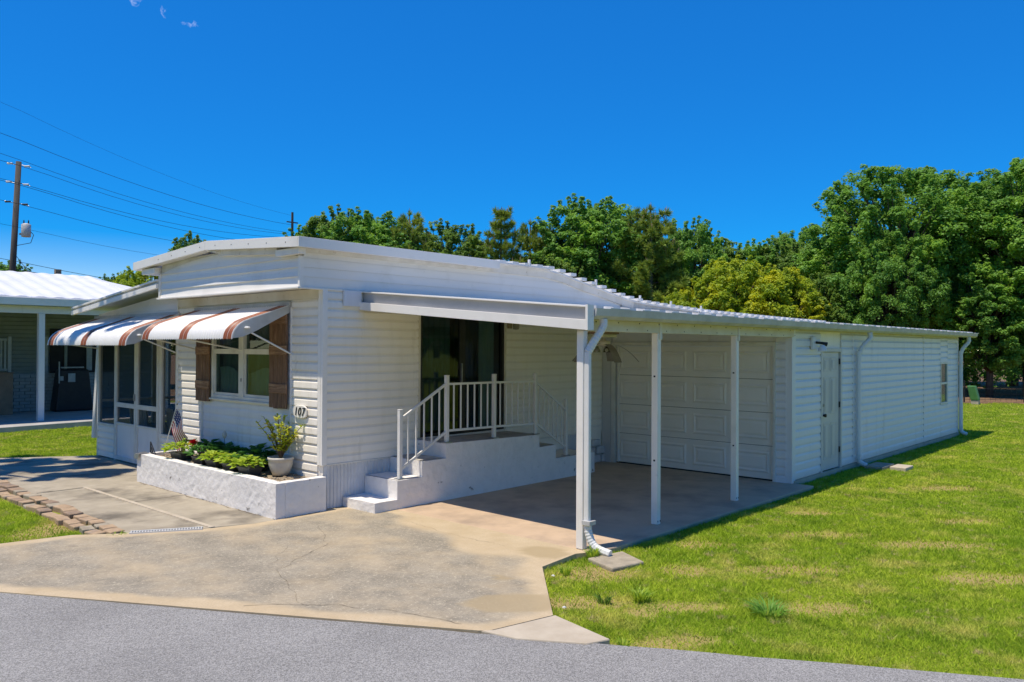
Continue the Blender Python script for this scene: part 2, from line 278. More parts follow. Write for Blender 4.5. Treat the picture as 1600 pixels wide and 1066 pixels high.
def tag(o, label=None, cat=None, group=None, kind=None):
    if label: o['label'] = label
    if cat: o['category'] = cat
    if group: o['group'] = group
    if kind: o['kind'] = kind
    return o
def thing(name, label, cat, loc=(0, 0, 0), group=None):
    o = bpy.data.objects.new(name, None); col.objects.link(o); o.location = loc; WL[o.name] = Vector(loc); o.empty_display_size = 0.2
    return tag(o, label, cat, group)
def copy_tree(o, parent=None, loc=None):
    c = o.copy(); col.objects.link(c)
    if parent: c.parent = parent
    if loc is not None: c.location = loc
    for ch in list(o.children): copy_tree(ch, c)
    return c
def mesh_np(name, verts, tris, mat, mi=None, loops=3):
    me = bpy.data.meshes.new(name); nv = len(verts); nf = len(tris)
    me.vertices.add(nv); me.vertices.foreach_set('co', np.asarray(verts, np.float32).ravel())
    me.loops.add(nf*loops); me.loops.foreach_set('vertex_index', np.asarray(tris, np.int32).ravel())
    me.polygons.add(nf); me.polygons.foreach_set('loop_start', np.arange(0, nf*loops, loops, dtype=np.int32)); me.polygons.foreach_set('loop_total', np.full(nf, loops, np.int32))
    for m in (mat if isinstance(mat, (list, tuple)) else [mat]): me.materials.append(m)
    if mi is not None: me.polygons.foreach_set('material_index', np.asarray(mi, np.int32))
    me.update(); me.validate(); return me
def board_mesh(L, h, t=0.016):
    prof = [(0, 0.004), (-t*0.7, 0.004), (-t*0.8, 0.0), (-t, 0.0), (-t, 0.010), (-0.86*t, h*0.62), (-0.35*t, h*0.80), (-0.12*t, h*0.93), (-0.1*t, h), (0, h)]
    m = MB(); m.loft([(0, y, z) for y, z in prof], [(L, y, z) for y, z in prof]); return m.mesh('siding_board', M['siding'])
def siding(wall, p0, p1, z0, z1, course, mat=None, t=0.026):
    d = Vector((p1[0]-p0[0], p1[1]-p0[1], 0)); L = d.length; ang = math.atan2(d.y, d.x)
    n = int((z1-z0)/course+0.999); me = None
    for i in range(n):
        h = min(course, z1-z0-i*course)
        if h < 0.02: break
        if h < course-1e-4 or me is None:
            me2 = board_mesh(L, h-0.001, t)
            if mat: me2.materials.clear(); me2.materials.append(mat)
            if h >= course-1e-4: me = me2
        o = link('siding_board', me if h >= course-1e-4 else me2, wall, (p0[0], p0[1], z0+i*course)); o.rotation_euler.z = ang

# ------------------------------------------------------------------ ground
APRON = [(-5.05, 1.30), (-3.85, -0.92), (-2.32, -3.55), (-1.74, -4.54), (-1.68, -4.60), (-1.10, -4.73), (-0.10, -3.78), (0.50, -3.72), (0.66, -3.80), (0.66, 0.0), (0.0, 0.0), (-0.02, -0.10), (-1.0, -0.11), (-1.54, 0.06), (-2.25, 0.48), (-2.69, 0.83), (-3.35, 0.96)]
CARPORT = [(0.663, -3.80), (1.02, -3.86), (6.2, -3.92), (6.2, 0.0), (0.663, 0.0)]
TRI = [(-1.73, -4.555), (-1.665, -4.86), (-1.40, -5.29), (-1.22, -5.36), (-1.09, -4.745), (-1.66, -4.615)]
ROADDIR = Vector((-0.497, 0.868, 0))
def inpoly(poly, x, y):
    c = np.zeros_like(x, bool); n = len(poly)
    for i in range(n):
        x0, y0 = poly[i]; x1, y1 = poly[(i+1) % n]
        if y0 == y1: continue
        k = ((y0 > y) != (y1 > y)) & (x < (x1-x0)*(y-y0)/(y1-y0)+x0); c ^= k
    return c
def road_x(y): return -3.85-0.5725*(y+0.92)
def woods_side(x, y): return (x-29.6)*0.74+(y+1.2)*0.67
# lawn sheet out to the horizon
PATCHES = [(0.9, -4.75, 0.22, 0.16), (1.9, -4.35, 0.28, 0.12), (5.2, -6.2, 0.35, 0.14), (10.5, -6.3, 0.5, 0.2), (-0.75, -5.7, 0.25, 0.08), (4.4, -4.6, 0.3, 0.1), (-0.1, -5.3, 0.32, 0.10), (-0.45, -5.15, 0.15, 0.08), (7.7, -5.4, 0.5, 0.16), (3.3, -5.2, 0.5, 0.12), (3.6, -6.2, 0.55, 0.14), (1.6, -5.5, 0.45, 0.14), (0.6, -6.1, 0.4, 0.12), (0.2, -4.2, 0.35, 0.2), (-0.6, -4.6, 0.35, 0.14), (2.6, -7.0, 0.5, 0.15), (14.0, -7.0, 0.8, 0.25), (-1.0, -5.6, 0.28, 0.10), (-2.75, 1.5, 0.25, 0.4), (20., -6., 1.2, .3)]
def patchv(x, y):
    v = np.zeros_like(x)
    for px, py, ax, ay in PATCHES:
        u = (x-px)*0.69-(y-py)*0.72; t = (x-px)*0.72+(y-py)*0.69
        v = np.maximum(v, np.clip(1.35-((u/ax/1.3)**2+(t/ay/1.6)**2), 0, 1))
    return v
m = bpy.data.materials.new('lawn_ground'); m.use_nodes = True; ntl = m.node_tree; pb = ntl.nodes['Principled BSDF']; pb.inputs['Roughness'].default_value = 0.95; pb.inputs['Specular IOR Level'].default_value = 0.1
geo = N(ntl, 'ShaderNodeNewGeometry')
def lay(prev, c, sc, l, h):
    no = N(ntl, 'ShaderNodeTexNoise'); no.inputs['Scale'].default_value = sc; no.inputs['Detail'].default_value = 8; no.inputs['Roughness'].default_value = 0.7; ntl.links.new(geo.outputs['Position'], no.inputs[0])
    mr = N(ntl, 'ShaderNodeMapRange'); mr.inputs[1].default_value = l; mr.inputs[2].default_value = h; ntl.links.new(no.outputs['Fac'], mr.inputs[0])
    mx = N(ntl, 'ShaderNodeMixRGB'); mx.inputs[2].default_value = (*c, 1); ntl.links.new(mr.outputs[0], mx.inputs[0])
    if isinstance(prev, tuple): mx.inputs[1].default_value = (*prev, 1)
    else: ntl.links.new(prev, mx.inputs[1])
    return mx.outputs[0]
c = lay((0.20, 0.255, 0.03), (0.28, 0.32, 0.05), 1.2, 0.4, 0.65); c = lay(c, (0.08, 0.12, 0.015), 30, 0.5, 0.7); c = lay(c, (0.27, 0.21, 0.10), 6, 0.58, 0.75)
at = N(ntl, 'ShaderNodeAttribute', attribute_name='bare'); mx = N(ntl, 'ShaderNodeMixRGB'); mx.inputs[2].default_value = (0.45, 0.30, 0.15, 1); ntl.links.new(at.outputs['Fac'], mx.inputs[0]); ntl.links.new(c, mx.inputs[1]); ntl.links.new(mx.outputs[0], pb.inputs['Base Color'])
bn = N(ntl, 'ShaderNodeTexNoise'); bn.inputs['Scale'].default_value = 45; ntl.links.new(geo.outputs['Position'], bn.inputs[0]); bb = N(ntl, 'ShaderNodeBump'); bb.inputs['Strength'].default_value = 0.9; bb.inputs['Distance'].default_value = 0.03; ntl.links.new(bn.outputs['Fac'], bb.inputs['Height']); ntl.links.new(bb.outputs[0], pb.inputs['Normal'])
M['lawn'] = m
xs = np.concatenate([[-400, -150, -60, -25, -12], np.arange(-8, 32, 0.16), [36, 45, 60, 100, 200, 500]]); ys = np.concatenate([[-400, -150, -60, -28], np.arange(-14, 2, 0.16), np.arange(2, 24, 1.0), [30, 45, 80, 200, 500]])
X, Y = np.meshgrid(xs, ys); nx = len(xs); ny = len(ys)
Z = -0.055+0*X
vv = np.stack([X.ravel(), Y.ravel(), Z.ravel()], 1); I = (np.arange(ny-1)[:, None]*nx+np.arange(nx-1)[None, :]).ravel()
me = mesh_np('lawn', vv, np.stack([I, I+1, I+nx+1, I+nx], 1), M['lawn'], loops=4)
a = me.attributes.new('bare', 'FLOAT', 'POINT'); a.data.foreach_set('value', (patchv(X.ravel(), Y.ravel())*0.72).astype(np.float32))
tag(link('lawn', me), kind='structure')

# road
m = bpy.data.materials.new('asphalt'); m.use_nodes = True; nt2 = m.node_tree; pb = nt2.nodes['Principled BSDF']; pb.inputs['Roughness'].default_value = 0.85
geo = N(nt2, 'ShaderNodeNewGeometry'); vo = N(nt2, 'ShaderNodeTexVoronoi'); vo.inputs['Scale'].default_value = 150; nt2.links.new(geo.outputs['Position'], vo.inputs['Vector'])
rp = N(nt2, 'ShaderNodeValToRGB'); e = rp.color_ramp.elements; e[0].position = 0; e[0].color = (0.145, 0.14, 0.135, 1); e[1].position = 1; e[1].color = (0.40, 0.388, 0.375, 1)
k = rp.color_ramp.elements.new(0.45); k.color = (0.25, 0.245, 0.235, 1); sx = N(nt2, 'ShaderNodeSeparateColor'); nt2.links.new(vo.outputs['Color'], sx.inputs[0]); nt2.links.new(sx.outputs[0], rp.inputs[0])
no = N(nt2, 'ShaderNodeTexNoise'); no.inputs['Scale'].default_value = 0.9; no.inputs['Detail'].default_value = 5; nt2.links.new(geo.outputs['Position'], no.inputs[0])
mr = N(nt2, 'ShaderNodeMapRange'); mr.inputs[1].default_value = 0.3; mr.inputs[2].default_value = 0.7; mr.inputs[3].default_value = 0.86; mr.inputs[4].default_value = 1.1; nt2.links.new(no.outputs['Fac'], mr.inputs[0])
hs = N(nt2, 'ShaderNodeHueSaturation'); nt2.links.new(mr.outputs[0], hs.inputs['Value']); nt2.links.new(rp.outputs[0], hs.inputs['Color']); nt2.links.new(hs.outputs[0], pb.inputs['Base Color'])
bb = N(nt2, 'ShaderNodeBump'); bb.inputs['Strength'].default_value = 0.7; bb.inputs['Distance'].default_value = 0.006; nt2.links.new(vo.outputs['Distance'], bb.inputs['Height']); nt2.links.new(bb.outputs[0], pb.inputs['Normal'])
M['asphalt'] = m
mb = MB(); ed = []
for y in np.arange(60, -60.1, -0.25):
    j = 0.022*mnoise.noise((0, y*2.3, 3)) + 0.012*mnoise.noise((4, y*7, 1)); ed.append((road_x(y)+j, y))
L = [(x, y, -0.008) for x, y in ed]; L2 = [(x-7.0*0.868, y-7.0*0.497, -0.008) for x, y in ed]; D = [(x, y, -0.10) for x, y in ed]
n = len(L); mb.add(L+L2+D, [(i, i+1, n+i+1, n+i) for i in range(n-1)]+[(i, 2*n+i, 2*n+i+1, i+1) for i in range(n-1)])
tag(mb.build('road', M['asphalt']), kind='structure')

# concrete apron, worn in the middle, smooth and cream at its edges
def edge_dist(poly, x, y):
    d = 9.0
    for i in range(len(poly)):
        ax, ay = poly[i]; bx, by = poly[(i+1) % len(poly)]; vx, vy = bx-ax, by-ay
        t = max(0, min(1, ((x-ax)*vx+(y-ay)*vy)/(vx*vx+vy*vy+1e-9))); d = min(d, math.hypot(x-ax-t*vx, y-ay-t*vy))
    return d
def concrete_attr_mat():
    m = bpy.data.materials.new('stained_concrete'); m.use_nodes = True; nt = m.node_tree; p = nt.nodes['Principled BSDF']; p.inputs['Roughness'].default_value = 0.85
    geo = N(nt, 'ShaderNodeNewGeometry')
    def noi(sc, l, h, rr=0.65):
        no = N(nt, 'ShaderNodeTexNoise'); no.inputs['Scale'].default_value = sc; no.inputs['Detail'].default_value = 7; no.inputs['Roughness'].default_value = rr; nt.links.new(geo.outputs['Position'], no.inputs[0])
        mr = N(nt, 'ShaderNodeMapRange'); mr.inputs[1].default_value = l; mr.inputs[2].default_value = h; nt.links.new(no.outputs['Fac'], mr.inputs[0]); return mr.outputs[0]
    def mix(f, a, b):
        mx = N(nt, 'ShaderNodeMixRGB')
        if isinstance(f, float): mx.inputs[0].default_value = f
        else: nt.links.new(f, mx.inputs[0])
        for i, c in ((1, a), (2, b)):
            if isinstance(c, tuple): mx.inputs[i].default_value = (*c, 1)
            else: nt.links.new(c, mx.inputs[i])
        return mx.outputs[0]
    cream = mix(noi(3, 0.35, 0.65), (0.46, 0.355, 0.22), (0.54, 0.43, 0.285)); cream = mix(noi(60, 0.5, 0.7), cream, (0.40, 0.31, 0.20))
    grey = mix(noi(2.6, 0.34, 0.68), (0.33, 0.288, 0.22), (0.205, 0.18, 0.138))
    grey = mix(noi(9, 0.5, 0.72, 0.8), grey, (0.40, 0.345, 0.255)); grey = mix(noi(30, 0.54, 0.62, 0.85), grey, (0.56, 0.49, 0.37)); grey = mix(noi(37, 0.56, 0.63, 0.85), grey, (0.085, 0.072, 0.055))
    at = N(nt, 'ShaderNodeAttribute', attribute_name='wear'); c = mix(at.outputs['Fac'], cream, grey)
    a2 = N(nt, 'ShaderNodeAttribute', attribute_name='damp'); c = mix(a2.outputs['Fac'], c, (0.36, 0.275, 0.155))
    nt.links.new(c, p.inputs['Base Color'])
    b = N(nt, 'ShaderNodeBump'); b.inputs['Strength'].default_value = 0.35; b.inputs['Distance'].default_value = 0.004; bn = N(nt, 'ShaderNodeTexNoise'); bn.inputs['Scale'].default_value = 120; nt.links.new(geo.outputs['Position'], bn.inputs[0]); nt.links.new(bn.outputs['Fac'], b.inputs['Height']); nt.links.new(b.outputs[0], p.inputs['Normal'])
    return m
M['stained'] = concrete_attr_mat()
bm = bmesh.new(); vs = [bm.verts.new((x, y, 0)) for x, y in APRON]; fc = bm.faces.new(vs)
for k in np.arange(-6, 2.0, 0.07):
    bmesh.ops.bisect_plane(bm, geom=list(bm.verts)+list(bm.edges)+list(bm.faces), plane_co=(k, 0, 0), plane_no=(1, 0, 0))
for k in np.arange(-5, 1.5, 0.07):
    bmesh.ops.bisect_plane(bm, geom=list(bm.verts)+list(bm.edges)+list(bm.faces), plane_co=(0, k, 0), plane_no=(0, 1, 0))
be = [e for e in bm.edges if e.is_boundary]
ex = bmesh.ops.extrude_edge_only(bm, edges=be)
for v in [g for g in ex['geom'] if isinstance(g, bmesh.types.BMVert)]: v.co.z = -0.12
bmesh.ops.recalc_face_normals(bm, faces=bm.faces)
me = bpy.data.meshes.new('driveway'); bm.to_mesh(me); bm.free(); me.materials.append(M['stained'])
wear = []; damp = []
for v in me.vertices:
    x, y = v.co.x, v.co.y; d = edge_dist(APRON, x, y); nz = mnoise.noise((x*1.3, y*1.3, 0)); n2 = mnoise.fractal((x*2.4, y*2.4, 5), 0.6, 2.2, 5)
    wv = min(1, max(0, (d-0.13-0.10*nz-0.05*n2)/0.07))
    dl = (x-0.5)*0.9+(y+1.6)*(-0.25)            # cream strip by the carport
    wv *= min(1, max(0, (-dl-0.15+0.35*nz)/0.16))
    n3 = mnoise.fractal((x*1.6-y*0.9, x*0.35+y*0.6, 9), 0.7, 2.1, 5); wv *= 0.88+0.40*n2+0.35*n3
    wear.append(min(1, max(0, wv)))
    q = max(0, 1.15-(((x+1.05)*0.75+(y+4.35)*0.66)/0.24)**2-(((x+1.05)*-0.66+(y+4.35)*0.75)/0.42+0.3*nz)**2); q2 = max(0, 1.1-((x-0.33)/0.2)**2-((y+3.45)/0.27)**2); q3 = max(0, 1-((x+0.62)/0.08)**2-((y+3.75)/0.1)**2)
    damp.append(min(0.75, 4*max(q, q2, q3)))
for nme, val in (('wear', wear), ('damp', damp)):
    a = me.attributes.new(nme, 'FLOAT', 'POINT'); a.data.foreach_set('value', val)
drive = tag(link('driveway', me), kind='structure')
def crack(pts, wd, parent, z=0.003):
    mb = MB(); L = []; Rr = []
    P = []
    for (x0, y0), (x1, y1) in zip(pts[:-1], pts[1:]):
        k = max(2, int(math.hypot(x1-x0, y1-y0)/0.05))
        for i in range(k): P.append((x0+(x1-x0)*i/k, y0+(y1-y0)*i/k))
    P.append(pts[-1])
    for i, (x, y) in enumerate(P):
        a = P[max(0, i-1)]; b = P[min(len(P)-1, i+1)]; d = Vector((b[0]-a[0], b[1]-a[1])).normalized(); nn = Vector((-d.y, d.x))
        j = 0.05*mnoise.noise((x*6, y*6, 2))+0.02*mnoise.noise((x*19, y*19, 4)); ww = wd*(0.2+0.9*abs(mnoise.noise((x*9, y*9, 7))))
        L.append((x+nn.x*(j+ww), y+nn.y*(j+ww), z)); Rr.append((x+nn.x*(j-ww), y+nn.y*(j-ww), z))
    n = len(L); mb.add(L+Rr, [(i, i+1, n+i+1, n+i) for i in range(n-1)]); return mb.build('crack', M['crackm'], parent)
M['crackm'] = pmat('crack_dirt', (0.07, 0.055, 0.04), (0.22, 0.18, 0.13), 9, 0.95, lo=0.4, hi=0.6)
crack([(-2.62, -2.75), (-2.1, -3.3), (-1.85, -3.9), (-1.72, -4.35)], 0.005, drive)
crack([(-0.55, -0.75), (-1.0, -1.55), (-1.9, -2.05), (-2.3, -3.1)], 0.004, drive)
crack([(0.35, -0.95), (0.2, -2.2), (0.24, -3.0)], 0.003, drive)
crack([(-3.0, .35), (-2.3, -.1), (-1.5, -.5), (-.9, -.6)], 0.004, drive)
crack([(-1.9, -1.9), (-1.3, -1.3), (-.8, -1.25)], 0.003, drive)
crack([(-0.745, 3.80), (-0.745, 1.9), (-0.745, -0.11)], 0.012, drive, 0.006); crack([(-0.72, -0.115), (-0.02, -0.112)], 0.012, drive, 0.006); crack([(0.0, -0.03), (0.31, -0.03)], 0.012, drive, 0.006); crack([(0.32, -0.705), (1.4, -0.705)], 0.006, drive, 0.006)
tag(MB().prism(CARPORT, -0.12, 0.0).build('carport_slab', M['carport_floor'], bevel=0.012), kind='structure')
tag(MB().prism(TRI, -0.12, 0.004).build('driveway_corner', M['concrete_new'], bevel=0.01), kind='structure')
# left walk: separate slabs with open joints
def slab(poly, z=0.0, mt='concrete_grey'):
    return tag(MB().prism(poly, -0.1, z).build('walkway_slab', M[mt], bevel=0.008), kind='structure')
slab([(-1.42, 0.07), (-0.98, -0.10), (-0.03, -0.095), (-0.03, 2.24), (-1.44, 2.24)], 0.0)
slab([(-1.44, 2.255), (-0.03, 2.255), (-0.03, 3.88), (-1.46, 3.88)], 0.002)
slab([(-2.22, 0.50), (-1.45, 0.075), (-1.475, 3.88), (-2.16, 3.88)], -0.006)
slab([(-2.16, 3.90), (-0.03, 3.90), (-0.03, 7.36), (-1.5, 8.35), (-2.1, 8.75)], 0.0)
tag(MB().prism([(-1.475, 0.07), (-1.415, 0.07), (-1.445, 3.88), (-1.50, 3.88)], -0.05, 0.006).build('joint_band', M['concrete_new'], bevel=0.004), kind='structure')
slab([(-0.03, 3.9), (0.0, 3.9), (4.2, 3.9), (4.2, 7.36), (-0.03, 7.36)], 0.001)
tag(MB().add([(30.0, -2.0, -0.045), (26, 2.6, -0.045), (-2, 33, -0.045), (-20, 60, -0.045), (-40, 200, -0.045), (200, 200, -0.045), (200, -80, -0.045), (60, -35, -0.045), (38, -10.9, -0.045)], [(0, 1, 2, 3, 4, 5, 6, 7, 8)]).build('forest_floor', M['mulch']), kind='structure')

# trench drain
td = thing('trench_drain', 'narrow slotted white drain grate set across the walkway end', 'drain', (-1.9, 0.28, 0))
mb = MB(); p0 = Vector((-2.22, 0.455, 0)); p1 = Vector((-1.56, 0.075, 0)); dv = (p1-p0).normalized(); sv = Vector((-dv.y, dv.x, 0))
q = lambda t, s, z: p0+dv*t+sv*s+Vector((0, 0, z))
Ld = (p1-p0).length
for s in (-0.052, 0.038): mb.loft([q(0, s, -0.03), q(0, s+0.014, -0.03), q(0, s+0.014, 0.016), q(0, s, 0.016)], [q(Ld, s, -0.03), q(Ld, s+0.014, -0.03), q(Ld, s+0.014, 0.016), q(Ld, s, 0.016)])
mb.build('frame', M['white_plastic'], td)
MB().add([q(0, -0.04, 0.006), q(Ld, -0.04, 0.006), q(Ld, 0.04, 0.006), q(0, 0.04, 0.006)], [(0, 1, 2, 3)]).build('channel', M['dark'], td)
ns = 26; me = None
for i in range(ns):
    t = (i+0.5)*Ld/ns; c0 = q(t, 0, 0.011)
    if me is None:
        b = MB(); b.loft([dv*-0.006-sv*0.038, dv*0.006-sv*0.038, dv*0.006-sv*0.038+Vector((0, 0, .005)), dv*-0.006-sv*0.038+Vector((0, 0, .005))], [dv*-0.006+sv*0.038, dv*0.006+sv*0.038, dv*0.006+sv*0.038+Vector((0, 0, .005)), dv*-0.006+sv*0.038+Vector((0, 0, .005))]); me = b.mesh('slat', M['white_plastic'])
    link('slat', me, td, c0)
# paver edging
pe = thing('paver_edging', 'two uneven rows of tan and grey pavers edging the walkway', 'edging', (-2.4, 3.0, 0))
for r_, (xc, wd) in enumerate(((-2.265, 0.175), (-2.445, 0.16))):
    y = 0.62+0.1*r_; i = 0
    while y < 6.6:
        ln = random.uniform(0.19, 0.29); cx = xc+(-0.02 if r_ else 0)+0.018*(y-0.6)+random.uniform(-0.025, 0.025); a = random.uniform(-0.2, 0.2)
        cv = lambda u, v: (cx+u*math.cos(a)-v*math.sin(a), y+ln/2+u*math.sin(a)+v*math.cos(a))
        hw = wd/2-random.uniform(0.004, 0.016); hl = ln/2-random.uniform(0.006, 0.018); z = random.uniform(-0.004, 0.024)-0.008*r_
        b = MB(); b.prism([cv(-hw, -hl), cv(hw, -hl), cv(hw, hl), cv(-hw, hl)], -0.08, z); o = b.build('paver', random.choice([M['brickm'], M['brickm'], M['brickm2'], M['paver']]), pe, origin=(cx, y+ln/2, 0), bevel=0.012)
        o.rotation_euler = (random.uniform(-.02, .02), random.uniform(-.03, .03), 0); y += ln; i += 1
# ------------------------------------------------------------------ mobile home
H = thing('mobile_home', 'white single storey mobile home with striped awnings and arched roof', 'house', (0, 0, 0))
S = M['siding']
# --- side wall (faces the carport)
sw = MB()
sw.box(0.012, 1.64, 0.004, 0.10, 0.0, 2.84); sw.box(3.43, 6.9, 0.004, 0.10, 0.0, 2.84); sw.box(1.64, 3.43, 0.004, 0.10, 2.60, 2.84); sw.box(1.64, 3.43, 0.004, 0.10, 0.0, 0.79)
sw.box(6.9, 16.3, 0.0, 0.10, 0.0, 2.7)
side = sw.build('side_wall', S, H)
siding(side, (0.05, 0.004), (1.61, 0.004), 0.575, 2.84, 0.119, t=0.02)
siding(side, (3.46, 0.004), (6.12, 0.004), 0.575, 2.60, 0.119, t=0.02)
# trims round the corner
MB().box(-0.022, 0.055, -0.022, 0.02, 0.565, 2.845).box(-0.024, 0.02, 0.022, 0.085, 0.567, 2.842).build('corner_trim', M['alum'], H, bevel=0.004)
MB().box(1.605, 1.645, -0.02, 0.02, 0.79, 2.6).build('door_trim', M['cream'], H); MB().box(3.425, 3.465, -0.02, 0.02, 0.79, 2.6).build('door_trim', M['cream'], H)
MB().box(0.055, 1.6, -0.026, 0.0, 0.556, 0.574).build('base_trim', M['alum_old'], H); MB().box(3.47, 5.5, -0.026, 0.0, 0.556, 0.574).build('base_trim', M['alum_old'], H)
# skirting panels with ribs
def skirt_panel(x0, x1, z1=0.555):
    mb = MB(); n = 6; P = []
    for i in range(n):
        a = x0+(x1-x0)*i/n; b = x0+(x1-x0)*(i+1)/n; g = (b-a)
        P += [(a, -0.004), (a+g*0.72, -0.004), (a+g*0.80, -0.014), (a+g*0.93, -0.014)]
    P.append((x1-0.003, -0.004))
    vs = [(x, y, 0.0) for x, y in P]+[(x, y, z1) for x, y in P]; k = len(P)
    mb.add(vs, [(i, i+1, k+i+1, k+i) for i in range(k-1)]); mb.build('skirting_panel', M['skirt'], H)
x = 0.02
for wd in (0.33, 0.31, 0.33, 0.31): skirt_panel(x, x+wd-0.004); x += wd
skirt_panel(5.0, 5.33); skirt_panel(5.334, 5.66)
# painted block base by the garage
bl = MB()
for (bx0, bx1, z0, z1) in ((5.70, 6.0, 0, 0.15), (6.01, 6.19, 0, 0.14), (5.68, 5.86, 0.16, 0.29), (5.87, 6.15, 0.155, 0.30), (5.72, 5.98, 0.305, 0.43)):
    d = random.uniform(0.05, 0.09); o = MB().box(bx0, bx1-0.01, -d, -0.02, z0, z1-0.008).build('stone_block', M['block'], H, bevel=0.02)
# sliding glass door
sd_ = MB()
sd_.box(1.645, 1.69, -0.01, 0.06, 0.79, 2.60).box(3.38, 3.425, -0.01, 0.06, 0.79, 2.60).box(1.69, 3.38, -0.01, 0.06, 0.79, 0.83).box(1.69, 3.38, -0.01, 0.06, 2.56, 2.60)
sdo = sd_.build('sliding_door', M['black'], H, bevel=0.003)
MB().box(2.44, 2.56, -0.004, 0.03, 0.83, 2.56).build('meeting_stile', M['black'], sdo)
MB().box(1.69, 2.44, 0.012, 0.018, 0.83, 2.56).build('pane', M['glass'], sdo); MB().box(2.56, 3.38, 0.032, 0.038, 0.83, 2.56).build('pane', M['glass'], sdo)
MB().box(2.462, 2.478, -0.035, -0.004, 1.55, 1.85).build('handle', M['steel'], sdo)
MB().box(1.645, 3.425, -0.03, 0.0, 0.745, 0.788).build('door_sill', M['alum_old'], H)
def drape(x0, x1, y, z0, z1, nf, dep, name, mt):
    mb = MB(); n = nf*6
    mb.grid(lambda u, v: (x0+(x1-x0)*u, y+dep*math.sin(u*nf*2*math.pi)+0.4*dep*math.sin(u*nf*3.3+v*2), z0+(z1-z0)*v), n, 3); return mb.build(name, mt, H, smooth=True)
drape(1.70, 2.46, 0.24, 0.84, 2.55, 7, 0.02, 'curtain', M['reflect_sheer']); drape(3.02, 3.36, 0.16, 0.84, 2.55, 4, 0.02, 'curtain', M['curtain']); drape(2.52, 3.0, 0.19, 0.84, 2.55, 5, 0.02, 'curtain', M['dark'])  # left drape added to tint its pane like a reflection
# room behind the glass
MB().box(0.2, 3.7, 2.6, 2.64, 0.75, 2.6).box(0.2, 3.7, 0.12, 2.6, 0.74, 0.76).box(0.2, 3.7, 0.12, 2.6, 2.58, 2.6).box(0.18, 0.2, 0.12, 2.64, 0.75, 2.6).box(3.7, 3.72, 0.12, 2.64, 0.75, 2.6).build('interior_room', M['tan_wood'], H)
MB().box(1.75, 2.3, 1.2, 1.75, 0.76, 1.2).box(1.75, 2.3, 1.65, 1.78, 1.2, 1.62).build('interior_furniture', M['white_plastic'], H, bevel=0.03)
# --- front wall
fwm = MB(); fwm.box(0.004, 0.10, 0.06, 1.16, 0.0, 2.85).box(0.004, 0.10, 2.88, 4.06, 0, 2.85).box(0.004, 0.10, 1.16, 2.88, 0, 1.30).box(0.004, 0.10, 1.16, 2.88, 2.52, 2.85)
front = fwm.build('front_wall', S, H)
siding(front, (0.004, 0.70), (0.004, 0.09), 0.36, 2.72, 0.119, t=0.026); siding(front, (0.004, 4.02), (0.004, 3.20), 0.36, 2.72, 0.119, t=0.026)
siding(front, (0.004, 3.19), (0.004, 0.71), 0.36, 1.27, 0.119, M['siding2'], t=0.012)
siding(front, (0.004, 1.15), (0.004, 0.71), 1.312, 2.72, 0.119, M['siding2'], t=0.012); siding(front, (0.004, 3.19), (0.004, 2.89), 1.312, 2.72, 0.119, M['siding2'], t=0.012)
MB().box(-0.03, 0.0, 4.02, 4.07, 0.36, 2.84).build('corner_trim', M['alum'], H, bevel=0.004)
MB().box(-0.026, 0.004, 0.07, 4.06, 2.72, 2.845).build('frieze_board', M['cream'], H)
MB().box(-0.034, 0.0, 0.695, 0.712, 0.36, 2.62).build('siding_channel', M['alum'], H); MB().box(-0.034, 0.0, 3.187, 3.202, 0.36, 2.62).build('siding_channel', M['alum'], H)
# window
wf = MB(); y0, y1, z0, z1 = 1.16, 2.88, 1.31, 2.52
wf.box(-0.035, 0.05, y0, y0+0.06, z0, z1).box(-0.035, 0.05, y1-0.06, y1, z0, z1).box(-0.035, 0.05, y0+.06, y1-.06, z0, z0+0.05).box(-0.035, 0.05, y0+.06, y1-.06, z1-0.05, z1).box(-0.04, 0.05, 1.93, 2.06, z0+.05, z1-.05)
win = wf.build('window', M['frame'], H, bevel=0.004)
for a, b in ((y0+0.06, 1.93), (2.06, y1-0.06)):
    MB().box(-0.02, 0.03, a, b, 1.98, 2.055).build('meeting_rail', M['frame'], win, bevel=0.003)
    MB().box(-0.014, 0.02, a, a+0.03, 1.36, 1.98).box(-0.014, 0.02, b-0.03, b, 1.36, 1.98).box(-0.014, 0.02, a+.03, b-.03, 1.36, 1.40).build('sash', M['frame'], win)
    MB().box(0.0, 0.005, a+.03, b-.03, 1.40, 1.98).build('pane', M['glass'], win); MB().box(0.016, 0.021, a, b, 2.055, z1-.05).build('pane', M['glass'], win)
MB().box(-0.06, 0.0, y0-0.02, y1+0.02, 1.285, 1.31).build('window_sill', M['frame'], H, bevel=0.004)
MB().box(-0.05, -0.04, 1.965, 1.995, 1.58, 1.63).build('latch', M['steel'], H)
# inside the front window: sheer added for the pane's reflected tone, and dark room
mb = MB(); mb.grid(lambda u, v: (0.085+0.012*math.sin(u*70)+0.01*math.sin(u*13+v*3), 1.2+1.66*u, 1.32+0.42*v+0.05*math.sin(u*9)*v), 60, 4); mb.build('curtain', M['curtain'], H, smooth=True); drape_front = MB(); drape_front.grid(lambda u, v: (0.15+0.015*math.sin(u*60), 1.2+1.66*u, 1.32+1.18*v), 80, 2); drape_front.build('curtain', M['reflect_sheer'], H, smooth=True)
MB().box(0.9, 0.92, 0.3, 3.9, 0.8, 2.7).box(0.11, 0.9, 0.3, 3.9, 0.79, 0.8).build('interior_room', M['tan_wood'], H)
